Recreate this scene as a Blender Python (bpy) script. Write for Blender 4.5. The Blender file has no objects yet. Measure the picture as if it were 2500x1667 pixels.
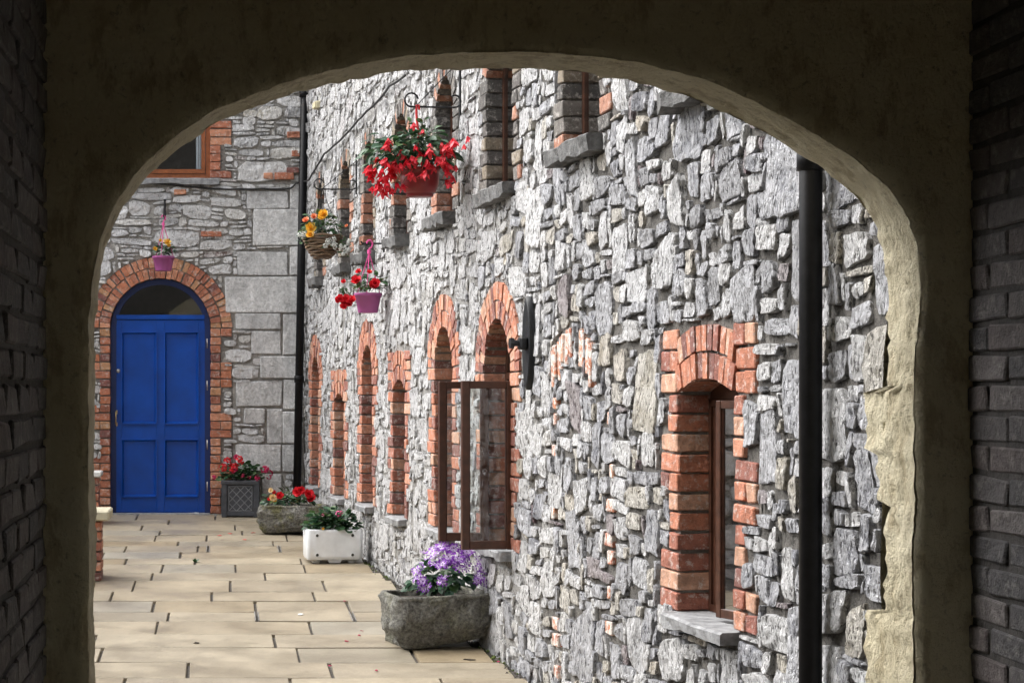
import bpy, math, random
import numpy as np
from mathutils import Vector, Matrix, noise

R_ = random.Random(7)
SC = bpy.context.scene
COL = SC.collection

# ------------------------------------------------------------------ camera, sky, sun, exposure
F = 4500.0                 # focal length in photo pixels (photo 2500 px wide)
VX, VY = 540.0, 955.0      # point of the photo straight ahead of the camera
EYE = 1.6
cam_d = bpy.data.cameras.new('camera')
cam = bpy.data.objects.new('camera', cam_d)
COL.objects.link(cam)
cam.location = (0, 0, EYE)
cam.rotation_euler = (math.radians(90), 0, 0)
cam_d.sensor_width = 36.0
cam_d.lens = F / 2500.0 * 36.0
cam_d.shift_x = (1250.0 - VX) / 2500.0
cam_d.shift_y = (VY - 833.5) / 2500.0
cam_d.clip_start = 0.05
cam_d.clip_end = 600.0
SC.camera = cam

SUN_DIR = Vector((-0.60, 0.17, 0.78)).normalized()   # towards the sun
world = bpy.data.worlds.new('World')
SC.world = world
world.use_nodes = True
wn = world.node_tree
wn.nodes.clear()
sky = wn.nodes.new('ShaderNodeTexSky')
sky.sky_type = 'NISHITA'
sky.sun_disc = False
sky.sun_elevation = math.asin(SUN_DIR.z)
sky.sun_rotation = math.atan2(SUN_DIR.x, SUN_DIR.y)
sky.dust_density = 4.0
sky.air_density = 1.0
hs = wn.nodes.new('ShaderNodeHueSaturation')
hs.inputs['Saturation'].default_value = 0.22
bg = wn.nodes.new('ShaderNodeBackground')
bg.inputs['Strength'].default_value = 0.15
wo = wn.nodes.new('ShaderNodeOutputWorld')
wn.links.new(sky.outputs[0], hs.inputs['Color'])
wn.links.new(hs.outputs[0], bg.inputs['Color'])
wn.links.new(bg.outputs[0], wo.inputs['Surface'])

sun_d = bpy.data.lights.new('sun', 'SUN')
sun_d.energy = 1.4
sun_d.angle = math.radians(75)
sun_d.color = (1.0, 0.97, 0.92)
sun = bpy.data.objects.new('sun', sun_d)
COL.objects.link(sun)
sun.rotation_euler = SUN_DIR.to_track_quat('Z', 'Y').to_euler()
sun.location = (-6, -4, 14)

vs = SC.view_settings
vs.view_transform = 'Standard'
vs.look = 'None'
vs.gamma = 1.0
vs.exposure = 1.38
try:
    vs.use_curve_mapping = False
except Exception:
    pass
SC.cycles.max_bounces = 6
SC.cycles.diffuse_bounces = 4
SC.cycles.use_adaptive_sampling = True
SC.cycles.adaptive_threshold = 0.03
SC.cycles.glossy_bounces = 3
SC.cycles.transparent_max_bounces = 8
SC.cycles.caustics_reflective = False
SC.cycles.caustics_refractive = False

# ------------------------------------------------------------------ materials
def mat_new(name):
    m = bpy.data.materials.new(name)
    m.use_nodes = True
    nt = m.node_tree
    nt.nodes.clear()
    out = nt.nodes.new('ShaderNodeOutputMaterial')
    bs = nt.nodes.new('ShaderNodeBsdfPrincipled')
    nt.links.new(bs.outputs[0], out.inputs['Surface'])
    return m, nt, bs

class NB:
    """small node-building helper"""
    def __init__(s, nt):
        s.nt = nt
        s.geo = nt.nodes.new('ShaderNodeNewGeometry')
        s.pos = s.geo.outputs['Position']
        s.tc = nt.nodes.new('ShaderNodeTexCoord')
    def link(s, a, b):
        s.nt.links.new(a, b)
    def mapping(s, vec, scale=(1, 1, 1), loc=(0, 0, 0), rot=(0, 0, 0)):
        n = s.nt.nodes.new('ShaderNodeMapping')
        n.inputs['Scale'].default_value = scale
        n.inputs['Location'].default_value = loc
        n.inputs['Rotation'].default_value = rot
        s.link(vec, n.inputs['Vector'])
        return n.outputs[0]
    def noise(s, scale, detail=4, rough=0.55, vec=None, dist=0.0):
        n = s.nt.nodes.new('ShaderNodeTexNoise')
        n.inputs['Scale'].default_value = scale
        n.inputs['Detail'].default_value = detail
        n.inputs['Roughness'].default_value = rough
        n.inputs['Distortion'].default_value = dist
        s.link(vec if vec is not None else s.pos, n.inputs['Vector'])
        return n.outputs['Fac']
    def vor(s, scale, vec=None, feature='F1', out='Distance'):
        n = s.nt.nodes.new('ShaderNodeTexVoronoi')
        n.feature = feature
        n.inputs['Scale'].default_value = scale
        s.link(vec if vec is not None else s.pos, n.inputs['Vector'])
        return n.outputs[out]
    def ramp(s, fac, stops, interp='LINEAR'):
        n = s.nt.nodes.new('ShaderNodeValToRGB')
        n.color_ramp.interpolation = interp
        els = n.color_ramp.elements
        while len(els) < len(stops):
            els.new(0.5)
        for e, (p, c) in zip(els, stops):
            e.position = p
            if not hasattr(c, '__len__'):
                c = (c, c, c)
            e.color = (c[0], c[1], c[2], 1)
        s.link(fac, n.inputs[0])
        return n.outputs[0]
    def mix(s, fac, a, b, mode='MIX'):
        n = s.nt.nodes.new('ShaderNodeMix')
        n.data_type = 'RGBA'
        n.blend_type = mode
        for v, i in ((fac, 0), (a, 6), (b, 7)):
            if hasattr(v, 'is_linked'):
                s.link(v, n.inputs[i])
            elif hasattr(v, '__len__'):
                n.inputs[i].default_value = (v[0], v[1], v[2], 1)
            else:
                n.inputs[i].default_value = v
        return n.outputs[2]
    def math(s, op, a, b=None, clamp=False):
        n = s.nt.nodes.new('ShaderNodeMath')
        n.operation = op
        n.use_clamp = clamp
        for v, i in ((a, 0), (b, 1)):
            if v is None:
                continue
            if hasattr(v, 'is_linked'):
                s.link(v, n.inputs[i])
            else:
                n.inputs[i].default_value = v
        return n.outputs[0]
    def rnd(s, k=1.0):
        """a random number for each object and each loose island"""
        oi = s.nt.nodes.new('ShaderNodeObjectInfo')
        a = s.math('ADD', oi.outputs['Random'], s.geo.outputs['Random Per Island'])
        if k != 1.0:
            a = s.math('MULTIPLY', a, k)
        return s.math('FRACT', a)
    def bump(s, h, strength=0.5, dist=0.02, normal=None):
        n = s.nt.nodes.new('ShaderNodeBump')
        n.inputs['Strength'].default_value = strength
        n.inputs['Distance'].default_value = dist
        s.link(h, n.inputs['Height'])
        if normal is not None:
            s.link(normal, n.inputs['Normal'])
        return n.outputs[0]

def simple(name, col, rough=0.6, metal=0.0, var=0.12, nscale=14, bump=0.0, bscale=60, spec=0.5, bdist=0.004):
    m, nt, bs = mat_new(name)
    b = NB(nt)
    n = b.noise(nscale, 5)
    lo = tuple(max(0, c * (1 - var)) for c in col)
    hi = tuple(min(1, c * (1 + var)) for c in col)
    b.link(b.ramp(n, [(0.3, lo), (0.7, hi)]), bs.inputs['Base Color'])
    bs.inputs['Roughness'].default_value = rough
    bs.inputs['Metallic'].default_value = metal
    bs.inputs['Specular IOR Level'].default_value = spec
    if bump:
        b.link(b.bump(b.noise(bscale, 6, 0.65), bump, bdist), bs.inputs['Normal'])
    return m

def make_stone(name, lime=0.5, dark=0.45, stops=None, relief=0.075, pits=0.37):
    m, nt, bs = mat_new(name)
    b = NB(nt)
    r = b.rnd()
    base = b.ramp(r, stops or [(0.0, (0.56, 0.555, 0.58)), (0.20, (0.72, 0.72, 0.73)), (0.42, (0.44, 0.44, 0.475)),
                      (0.52, (0.62, 0.59, 0.52)), (0.62, (0.78, 0.78, 0.79)), (0.82, (0.32, 0.32, 0.35)),
                      (0.88, (0.56, 0.52, 0.45)), (0.945, (0.22, 0.15, 0.16)), (0.965, (0.66, 0.66, 0.68))], 'CONSTANT')
    # grain shifted from stone to stone
    rr = b.rnd(7.31)
    comb = nt.nodes.new('ShaderNodeCombineXYZ')
    b.link(b.math('MULTIPLY', rr, 30.0), comb.inputs[2])
    b.link(b.math('MULTIPLY', r, 17.0), comb.inputs[0])
    va = nt.nodes.new('ShaderNodeVectorMath'); va.operation = 'ADD'
    b.link(b.pos, va.inputs[0]); b.link(comb.outputs[0], va.inputs[1])
    p = va.outputs[0]
    coarse = b.noise(7, 3, 0.6, p)
    fine = b.noise(46, 4, 0.7, b.mapping(p, (1.25, 1.25, 0.55)), 0.5)
    n = nt.nodes.new('ShaderNodeTexNoise')
    n.noise_type = 'RIDGED_MULTIFRACTAL'
    n.normalize = True
    n.inputs['Scale'].default_value = 9
    n.inputs['Detail'].default_value = 4
    n.inputs['Roughness'].default_value = 0.6
    n.inputs['Distortion'].default_value = 0.3
    b.link(b.mapping(p, (1.7, 1.7, 0.8)), n.inputs['Vector'])
    ridge = n.outputs['Fac']
    c1 = b.mix(0.8, base, b.ramp(coarse, [(0.3, 0.66), (0.5, 1.0), (0.7, 1.22)]), 'MULTIPLY')
    # white lime wash left on the faces
    lm = b.math('ADD', b.math('MULTIPLY', fine, 0.6), b.math('MULTIPLY', coarse, 0.5))
    macro = b.noise(1.1, 2, 0.6)
    lm = b.math('ADD', lm, b.math('MULTIPLY', b.math('SUBTRACT', macro, 0.5), 0.45))
    limem = b.ramp(lm, [(0.49 - 0.10 * lime, 0.0), (0.57 - 0.10 * lime, 1.0)])
    c2 = b.mix(b.math('MULTIPLY', limem, lime), c1, (0.88, 0.88, 0.89))
    # near-black colour in the pits and cracks
    pm = b.ramp(fine, [(pits, 1.0), (pits + 0.06, 0.0)])
    cr = b.ramp(ridge, [(0.63, 0.0), (0.75, 1.0)])
    dm = b.math('MAXIMUM', pm, cr)
    c3 = b.mix(b.math('MULTIPLY', dm, dark), c2, (0.045, 0.043, 0.042))
    b.link(c3, bs.inputs['Base Color'])
    bs.inputs['Roughness'].default_value = 0.7
    bs.inputs['Specular IOR Level'].default_value = 0.4
    h = b.math('ADD', b.math('MULTIPLY', ridge, -1.0), b.math('ADD', b.math('MULTIPLY', coarse, 0.8), b.math('MULTIPLY', fine, 0.9)))
    b.link(b.bump(h, 1.0, relief), bs.inputs['Normal'])
    return m

M = {}
M['stone'] = make_stone('limestone', 0.78, 0.92, None, 0.085, 0.395)
M['stone_near'] = make_stone('limestone_near', 0.36, 0.86,
    [(0.0, (0.47, 0.48, 0.53)), (0.20, (0.68, 0.685, 0.71)), (0.36, (0.40, 0.41, 0.46)), (0.50, (0.60, 0.555, 0.47)), (0.60, (0.74, 0.74, 0.75)),
     (0.76, (0.25, 0.255, 0.29)), (0.86, (0.66, 0.59, 0.48)), (0.935, (0.20, 0.135, 0.15)), (0.965, (0.55, 0.56, 0.60))], 0.080, 0.395)
M['stone_door'] = make_stone('limestone_door', 0.6, 0.45,
    [(0.0, (0.56, 0.55, 0.54)), (0.22, (0.68, 0.67, 0.65)), (0.40, (0.48, 0.48, 0.49)),
     (0.55, (0.62, 0.58, 0.50)), (0.68, (0.72, 0.71, 0.70)), (0.86, (0.40, 0.40, 0.41)),
     (0.93, (0.30, 0.21, 0.18)), (0.955, (0.66, 0.65, 0.64))], 0.045)

def make_ashlar():
    m, nt, bs = mat_new('tooled_ashlar')
    b = NB(nt)
    r = b.rnd()
    base = b.ramp(r, [(0, (0.68, 0.68, 0.68)), (0.5, (0.76, 0.755, 0.75)), (1, (0.62, 0.62, 0.62))])
    n1 = b.noise(5, 5, 0.7, b.mapping(b.pos, (1.6, 1.6, 0.7)))
    n2 = b.noise(30, 6, 0.72, None, 0.6)
    c = b.mix(0.9, base, b.ramp(n1, [(0.3, 0.62), (0.7, 1.25)]), 'MULTIPLY')
    c = b.mix(0.8, c, b.ramp(n2, [(0.35, 0.62), (0.62, 1.25)]), 'MULTIPLY')
    b.link(c, bs.inputs['Base Color'])
    bs.inputs['Roughness'].default_value = 0.75
    b.link(b.bump(b.math('ADD', n2, b.math('MULTIPLY', n1, 0.5)), 1.0, 0.03), bs.inputs['Normal'])
    return m
M['ashlar'] = make_ashlar()

def make_mortar(name, c0, c1, dark):
    m, nt, bs = mat_new(name)
    b = NB(nt)
    n1 = b.noise(7, 6, 0.65)
    n2 = b.noise(48, 6, 0.75, None, 0.8)
    c = b.ramp(n1, [(0.3, c0), (0.7, c1)])
    c = b.mix(b.math('MULTIPLY', b.ramp(n2, [(0.40, 1.0), (0.50, 0.0)]), dark), c, (0.05, 0.048, 0.045))
    b.link(c, bs.inputs['Base Color'])
    bs.inputs['Roughness'].default_value = 0.9
    b.link(b.bump(b.math('ADD', n2, b.math('MULTIPLY', n1, 0.8)), 1.0, 0.04), bs.inputs['Normal'])
    return m
M['mortar'] = make_mortar('lime_mortar', (0.27, 0.256, 0.24), (0.64, 0.63, 0.615), 0.95)
M['mortar_dark'] = make_mortar('weathered_mortar', (0.11, 0.104, 0.095), (0.27, 0.255, 0.235), 0.8)
M['mortar_door'] = make_mortar('gable_mortar', (0.46, 0.435, 0.40), (0.66, 0.635, 0.60), 0.35)
M['pointing'] = make_mortar('brick_pointing', (0.24, 0.22, 0.20), (0.38, 0.36, 0.33), 0.25)

def make_brick(name, stops, lime=0.5, pit=0.3, cov=0.53):
    m, nt, bs = mat_new(name)
    b = NB(nt)
    r = b.rnd()
    base = b.ramp(r, stops, 'CONSTANT')
    n1 = b.noise(21, 4, 0.65)
    n2 = b.noise(85, 4, 0.7)
    c = b.mix(0.85, base, b.ramp(n1, [(0.3, 0.55), (0.7, 1.35)]), 'MULTIPLY')
    c = b.mix(b.math('MULTIPLY', b.ramp(b.noise(26, 5, 0.75), [(cov, 0.0), (cov + 0.10, 1.0)]), lime), c, (0.68, 0.64, 0.60))
    c = b.mix(b.math('MULTIPLY', b.ramp(n2, [(0.30, 1.0), (0.40, 0.0)]), pit), c, (0.05, 0.035, 0.03))
    b.link(c, bs.inputs['Base Color'])
    bs.inputs['Roughness'].default_value = 0.8
    b.link(b.bump(b.math('ADD', n2, n1), 0.8, 0.014), bs.inputs['Normal'])
    return m
M['brick'] = make_brick('red_brick', [(0, (0.50, 0.195, 0.115)), (0.2, (0.36, 0.135, 0.09)), (0.36, (0.54, 0.245, 0.155)),
    (0.52, (0.29, 0.11, 0.082)), (0.64, (0.55, 0.31, 0.21)), (0.80, (0.45, 0.17, 0.10)), (0.90, (0.21, 0.088, 0.072))], 0.55, 0.6)
M['brick_door'] = make_brick('door_brick', [(0, (0.52, 0.19, 0.10)), (0.2, (0.44, 0.16, 0.09)), (0.38, (0.55, 0.24, 0.14)),
    (0.55, (0.36, 0.13, 0.08)), (0.68, (0.48, 0.25, 0.13)), (0.84, (0.58, 0.27, 0.16)), (0.94, (0.22, 0.085, 0.07))], 0.5)
M['brick_limed'] = make_brick('limed_brick', [(0, (0.50, 0.19, 0.10)), (0.4, (0.42, 0.15, 0.09)), (0.7, (0.52, 0.27, 0.17))], 0.97, 0.7, 0.44)
M['brick_old'] = make_brick('sooty_brick', [(0, (0.10, 0.09, 0.085)), (0.25, (0.17, 0.155, 0.14)), (0.45, (0.42, 0.20, 0.13)),
    (0.55, (0.09, 0.085, 0.08)), (0.75, (0.23, 0.19, 0.14)), (0.92, (0.36, 0.16, 0.10))], 0.45, 0.7)
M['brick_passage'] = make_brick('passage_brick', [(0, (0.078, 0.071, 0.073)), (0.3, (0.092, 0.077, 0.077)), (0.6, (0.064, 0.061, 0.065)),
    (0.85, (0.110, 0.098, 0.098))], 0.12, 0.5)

def make_render_paint():
    m, nt, bs = mat_new('cream_painted_render')
    b = NB(nt)
    n1 = b.noise(3.5, 6, 0.6)
    n2 = b.noise(38, 7, 0.72, None, 0.3)
    n3 = b.noise(14, 6, 0.7, b.mapping(b.pos, (1, 1, 0.45)))
    c = b.ramp(n1, [(0.3, (0.70, 0.615, 0.41)), (0.7, (0.82, 0.75, 0.55))])
    c = b.mix(b.math('MULTIPLY', b.ramp(n3, [(0.38, 1.0), (0.48, 0.0)]), 0.5), c, (0.36, 0.27, 0.13))
    c = b.mix(b.math('MULTIPLY', b.ramp(n2, [(0.32, 1.0), (0.42, 0.0)]), 0.5), c, (0.16, 0.13, 0.075))
    b.link(c, bs.inputs['Base Color'])
    bs.inputs['Roughness'].default_value = 0.7
    b.link(b.bump(b.math('ADD', b.math('MULTIPLY', n2, 0.9), n3), 1.0, 0.035), bs.inputs['Normal'])
    return m
M['render'] = make_render_paint()

def make_paver():
    m, nt, bs = mat_new('sandstone_flag')
    b = NB(nt)
    r = b.rnd()
    base = b.ramp(r, [(0, (0.295, 0.246, 0.172)), (0.25, (0.275, 0.236, 0.175)), (0.5, (0.335, 0.287, 0.208)), (0.72, (0.262, 0.238, 0.190)),
                      (0.86, (0.255, 0.200, 0.125)), (1, (0.262, 0.250, 0.218))])
    n1 = b.noise(2.2, 6, 0.6)
    n2 = b.noise(60, 5, 0.7)
    n3 = b.noise(7, 6, 0.65)
    c = b.mix(0.8, base, b.ramp(n1, [(0.3, 0.80), (0.7, 1.12)]), 'MULTIPLY')
    c = b.mix(0.6, c, b.ramp(n3, [(0.3, 0.8), (0.7, 1.18)]), 'MULTIPLY')
    c = b.mix(0.5, c, b.ramp(n2, [(0.3, 0.75), (0.7, 1.2)]), 'MULTIPLY')
    c = b.mix(b.math('MULTIPLY', b.ramp(b.noise(13, 6, 0.75), [(0.60, 0), (0.70, 1)]), 0.6), c, (0.11, 0.09, 0.06))
    b.link(c, bs.inputs['Base Color'])
    b.link(b.ramp(n1, [(0.35, 0.28), (0.65, 0.6)]), bs.inputs['Roughness'])
    b.link(b.bump(b.math('ADD', n2, b.math('MULTIPLY', n3, 1.2)), 0.35, 0.008), bs.inputs['Normal'])
    return m
M['paver'] = make_paver()
M['bed'] = simple('jointing_grit', (0.09, 0.08, 0.07), 0.9, var=0.5, nscale=40, bump=0.8, bdist=0.01)
M['ground'] = simple('ground_soil', (0.16, 0.14, 0.11), 0.9, var=0.3, nscale=3, bump=0.5, bdist=0.01)
M['slate'] = simple('dark_sill_stone', (0.115, 0.115, 0.115), 0.7, var=0.55, nscale=18, bump=1.0, bscale=26, bdist=0.02)
M['sill'] = simple('grey_sill_stone', (0.27, 0.275, 0.285), 0.6, var=0.4, nscale=16, bump=1.0, bscale=34, bdist=0.015)
M['trough'] = None
def make_trough(name, green):
    m, nt, bs = mat_new(name)
    b = NB(nt)
    n1 = b.noise(6, 6, 0.65)
    n2 = b.noise(45, 6, 0.75)
    c = b.ramp(n1, [(0.3, (0.13, 0.125, 0.11)), (0.55, (0.25, 0.245, 0.22)), (0.75, (0.38, 0.375, 0.345))])
    c = b.mix(b.math('MULTIPLY', b.ramp(b.noise(4.5, 5, 0.7), [(0.48, 0), (0.60, 1)]), green), c, (0.20, 0.20, 0.075))
    c = b.mix(1.0, c, b.ramp(n2, [(0.34, 0.3), (0.66, 1.7)]), 'MULTIPLY')
    b.link(c, bs.inputs['Base Color'])
    bs.inputs['Roughness'].default_value = 0.8
    b.link(b.bump(b.math('ADD', n2, n1), 1.0, 0.05), bs.inputs['Normal'])
    return m
M['trough'] = make_trough('worn_granite', 0.25)
M['trough_mossy'] = make_trough('mossy_granite', 0.75)
M['brown_wood'] = simple('stained_window_timber', (0.060, 0.024, 0.014), 0.36, var=0.35, nscale=24, bump=0.15)
M['orange_wood'] = simple('varnished_window_timber', (0.25, 0.078, 0.026), 0.35, var=0.3, nscale=20, bump=0.15)
M['blue'] = simple('gloss_blue_paint', (0.001, 0.058, 0.34), 0.28, var=0.2, nscale=5, bump=0.2, bscale=70, spec=0.42)
M['blue_dark'] = simple('blue_frame_paint', (0.003, 0.018, 0.10), 0.4, var=0.10, nscale=6)
M['iron'] = simple('black_iron', (0.010, 0.011, 0.013), 0.42, var=0.3, nscale=40, bump=0.2, spec=0.35)
M['pipe'] = simple('black_painted_pipe', (0.006, 0.006, 0.007), 0.42, var=0.4, nscale=30, bump=0.15, spec=0.22)
M['rubber'] = simple('black_cable', (0.012, 0.012, 0.012), 0.5)
M['brass'] = simple('brass', (0.62, 0.48, 0.24), 0.28, metal=1.0)
M['steel'] = simple('worn_steel', (0.45, 0.44, 0.42), 0.4, metal=0.9, var=0.3)
M['ceramic'] = simple('white_glazed_stoneware', (0.75, 0.775, 0.80), 0.26, var=0.10, nscale=9, bump=0.06)
M['hole'] = simple('hole_shade_tone', (0.06, 0.06, 0.05), 0.7)  # dark tone standing in for shade inside the bolt holes
M['lead'] = simple('dark_grey_moulded_planter', (0.055, 0.06, 0.072), 0.45, var=0.3, nscale=20, bump=0.2)
M['lead_rib'] = simple('rubbed_grey_rib', (0.20, 0.21, 0.23), 0.45, var=0.3)
M['pot_red'] = simple('oxblood_plastic_pot', (0.205, 0.016, 0.018), 0.35, var=0.12, bump=0.05)
M['pot_pink'] = simple('mauve_plastic_pot', (0.36, 0.085, 0.27), 0.42, var=0.06)
M['pink_plastic'] = simple('pink_plastic_hanger', (0.75, 0.09, 0.33), 0.4, var=0.05)
M['red_plastic'] = simple('red_plastic_hanger', (0.62, 0.014, 0.02), 0.4, var=0.05)
M['soil'] = simple('potting_soil', (0.03, 0.022, 0.016), 0.95, var=0.5, nscale=60, bump=1.0)
M['cream_box'] = simple('cream_plastic', (0.66, 0.60, 0.40), 0.5, var=0.05)
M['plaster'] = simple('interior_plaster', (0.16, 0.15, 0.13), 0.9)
M['curtain'] = simple('net_curtain', (0.62, 0.66, 0.72), 0.9, var=0.1)
M['roofing'] = simple('roof_slate', (0.10, 0.10, 0.11), 0.7, var=0.2)
M['cap'] = simple('sandstone_coping', (0.44, 0.41, 0.30), 0.7, var=0.25, nscale=9, bump=0.5, bdist=0.01)
M['white_stone'] = simple('white_coping', (0.60, 0.60, 0.58), 0.6, var=0.15, nscale=9, bump=0.3)
M['paper'] = simple('white_scrap', (0.8, 0.8, 0.78), 0.7, var=0.03)
M['stem'] = simple('green_stem', (0.10, 0.13, 0.035), 0.6, var=0.3)

def make_wicker():
    m, nt, bs = mat_new('woven_wicker')
    b = NB(nt)
    c = b.ramp(b.rnd(), [(0, (0.075, 0.045, 0.03)), (0.5, (0.16, 0.105, 0.065)), (1, (0.24, 0.165, 0.10))])
    n = b.noise(50, 5, 0.7)
    b.link(b.mix(0.8, c, b.ramp(n, [(0.3, 0.5), (0.7, 1.4)]), 'MULTIPLY'), bs.inputs['Base Color'])
    bs.inputs['Roughness'].default_value = 0.7
    b.link(b.bump(n, 0.6, 0.005), bs.inputs['Normal'])
    return m
M['wicker'] = make_wicker()

def make_leaf(name, stops):
    m, nt, bs = mat_new(name)
    b = NB(nt)
    c = b.ramp(b.rnd(), stops)
    c = b.mix(0.6, c, b.ramp(b.noise(45, 3), [(0.3, 0.65), (0.7, 1.3)]), 'MULTIPLY')
    b.link(c, bs.inputs['Base Color'])
    bs.inputs['Roughness'].default_value = 0.42
    bs.inputs['Subsurface Weight'].default_value = 0.0
    tr = nt.nodes.new('ShaderNodeBsdfTranslucent')
    b.link(c, tr.inputs['Color'])
    mx = nt.nodes.new('ShaderNodeMixShader')
    mx.inputs[0].default_value = 0.22
    out = [n for n in nt.nodes if n.type == 'OUTPUT_MATERIAL'][0]
    b.link(bs.outputs[0], mx.inputs[1]); b.link(tr.outputs[0], mx.inputs[2]); b.link(mx.outputs[0], out.inputs['Surface'])
    return m
M['leaf'] = make_leaf('leaf', [(0, (0.028, 0.075, 0.03)), (0.35, (0.05, 0.12, 0.05)), (0.7, (0.085, 0.16, 0.05)), (1, (0.06, 0.13, 0.085))])
M['leaf_dark'] = make_leaf('dark_leaf', [(0, (0.018, 0.055, 0.028)), (0.5, (0.035, 0.095, 0.045)), (1, (0.06, 0.13, 0.08))])
M['leaf_bronze'] = make_leaf('bronze_leaf', [(0, (0.04, 0.035, 0.025)), (0.4, (0.05, 0.085, 0.04)), (0.7, (0.10, 0.14, 0.04)), (1, (0.13, 0.06, 0.03))])
def petal(name, a, c2):
    return make_leaf(name, [(0, a), (1, c2)])
M['p_red'] = petal('red_petal', (0.62, 0.010, 0.020), (0.80, 0.035, 0.055))
M['p_pinkred'] = petal('coral_red_petal', (0.68, 0.012, 0.035), (0.86, 0.08, 0.11))
M['p_crimson'] = petal('crimson_petal', (0.42, 0.008, 0.07), (0.60, 0.02, 0.14))
M['p_yellow'] = petal('yellow_petal', (0.85, 0.44, 0.03), (0.92, 0.62, 0.10))
M['p_cream'] = petal('cream_petal', (0.85, 0.62, 0.30), (0.90, 0.75, 0.50))
M['p_coral'] = petal('coral_petal', (0.85, 0.24, 0.10), (0.90, 0.40, 0.22))
M['p_white'] = petal('white_petal', (0.75, 0.78, 0.74), (0.9, 0.9, 0.88))
M['p_purple'] = petal('purple_petal', (0.19, 0.025, 0.40), (0.34, 0.085, 0.58))
M['p_lilac'] = petal('lilac_petal', (0.60, 0.42, 0.76), (0.80, 0.70, 0.88))
M['p_pink'] = petal('pink_petal', (0.80, 0.10, 0.34), (0.88, 0.22, 0.45))
M['p_eye'] = simple('flower_eye', (0.05, 0.015, 0.08), 0.6)

def make_glass(name='window_glass', tint=(0.92, 0.95, 0.95), refl=1.0):
    m, nt, bs = mat_new(name)
    nt.nodes.remove(bs)
    out = [n for n in nt.nodes if n.type == 'OUTPUT_MATERIAL'][0]
    tr = nt.nodes.new('ShaderNodeBsdfTransparent')
    tr.inputs[0].default_value = (*tint, 1)
    gl = nt.nodes.new('ShaderNodeBsdfGlossy')
    gl.inputs['Roughness'].default_value = 0.02
    fr = nt.nodes.new('ShaderNodeFresnel')
    fr.inputs['IOR'].default_value = 1.52
    mu = nt.nodes.new('ShaderNodeMath'); mu.operation = 'MULTIPLY'; mu.use_clamp = True
    mu.inputs[1].default_value = 2.6 * refl
    mx = nt.nodes.new('ShaderNodeMixShader')
    L = nt.links.new
    L(fr.outputs[0], mu.inputs[0]); L(mu.outputs[0], mx.inputs[0])
    L(tr.outputs[0], mx.inputs[1]); L(gl.outputs[0], mx.inputs[2]); L(mx.outputs[0], out.inputs['Surface'])
    return m
M['glass'] = make_glass()
M['glass_dark'] = make_glass('fanlight_glass', (0.55, 0.57, 0.58), 0.7)

# ------------------------------------------------------------------ object helpers
WM = {}
I4 = Matrix.Identity(4)
def T(v):
    return Matrix.Translation(Vector(v))
def RZ(a):
    return Matrix.Rotation(a, 4, 'Z')

def add(name, mesh, parent=None, mat=None, mx=I4, kind=None, label=None):
    o = bpy.data.objects.new(name, mesh)
    COL.objects.link(o)
    if mat is not None and mesh is not None and len(mesh.materials) == 0:
        mesh.materials.append(mat)
    if parent is not None:
        o.parent = parent
        o.matrix_parent_inverse = WM[parent.name].inverted()
    o.matrix_basis = mx
    WM[o.name] = mx.copy()
    if kind:
        o['kind'] = kind
    if label:
        o['label'] = label
    return o

def thing(name, label, cat, loc=(0, 0, 0), group=None, mesh=None, mat=None, mx=None):
    o = add(name, mesh, None, mat, mx if mx is not None else T(loc))
    o['label'] = label
    o['category'] = cat
    if group:
        o['group'] = group
    return o

def mesh_of(name, verts, faces, smooth=False, matidx=None):
    me = bpy.data.meshes.new(name)
    me.from_pydata([tuple(v) for v in verts], [], [tuple(f) for f in faces])
    if smooth:
        me.polygons.foreach_set('use_smooth', [True] * len(me.polygons))
    if matidx is not None:
        me.polygons.foreach_set('material_index', matidx)
    me.update()
    return me

class MB:
    """collects geometry for ONE mesh"""
    def __init__(s):
        s.v, s.f = [], []
    def add(s, vf, mx=None):
        v, f = vf
        k = len(s.v)
        if mx is None:
            s.v += [Vector(p) for p in v]
        else:
            s.v += [mx @ Vector(p) for p in v]
        s.f += [tuple(i + k for i in q) for q in f]
        return s
    def mesh(s, name, smooth=False):
        return mesh_of(name, s.v, s.f, smooth)

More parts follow.
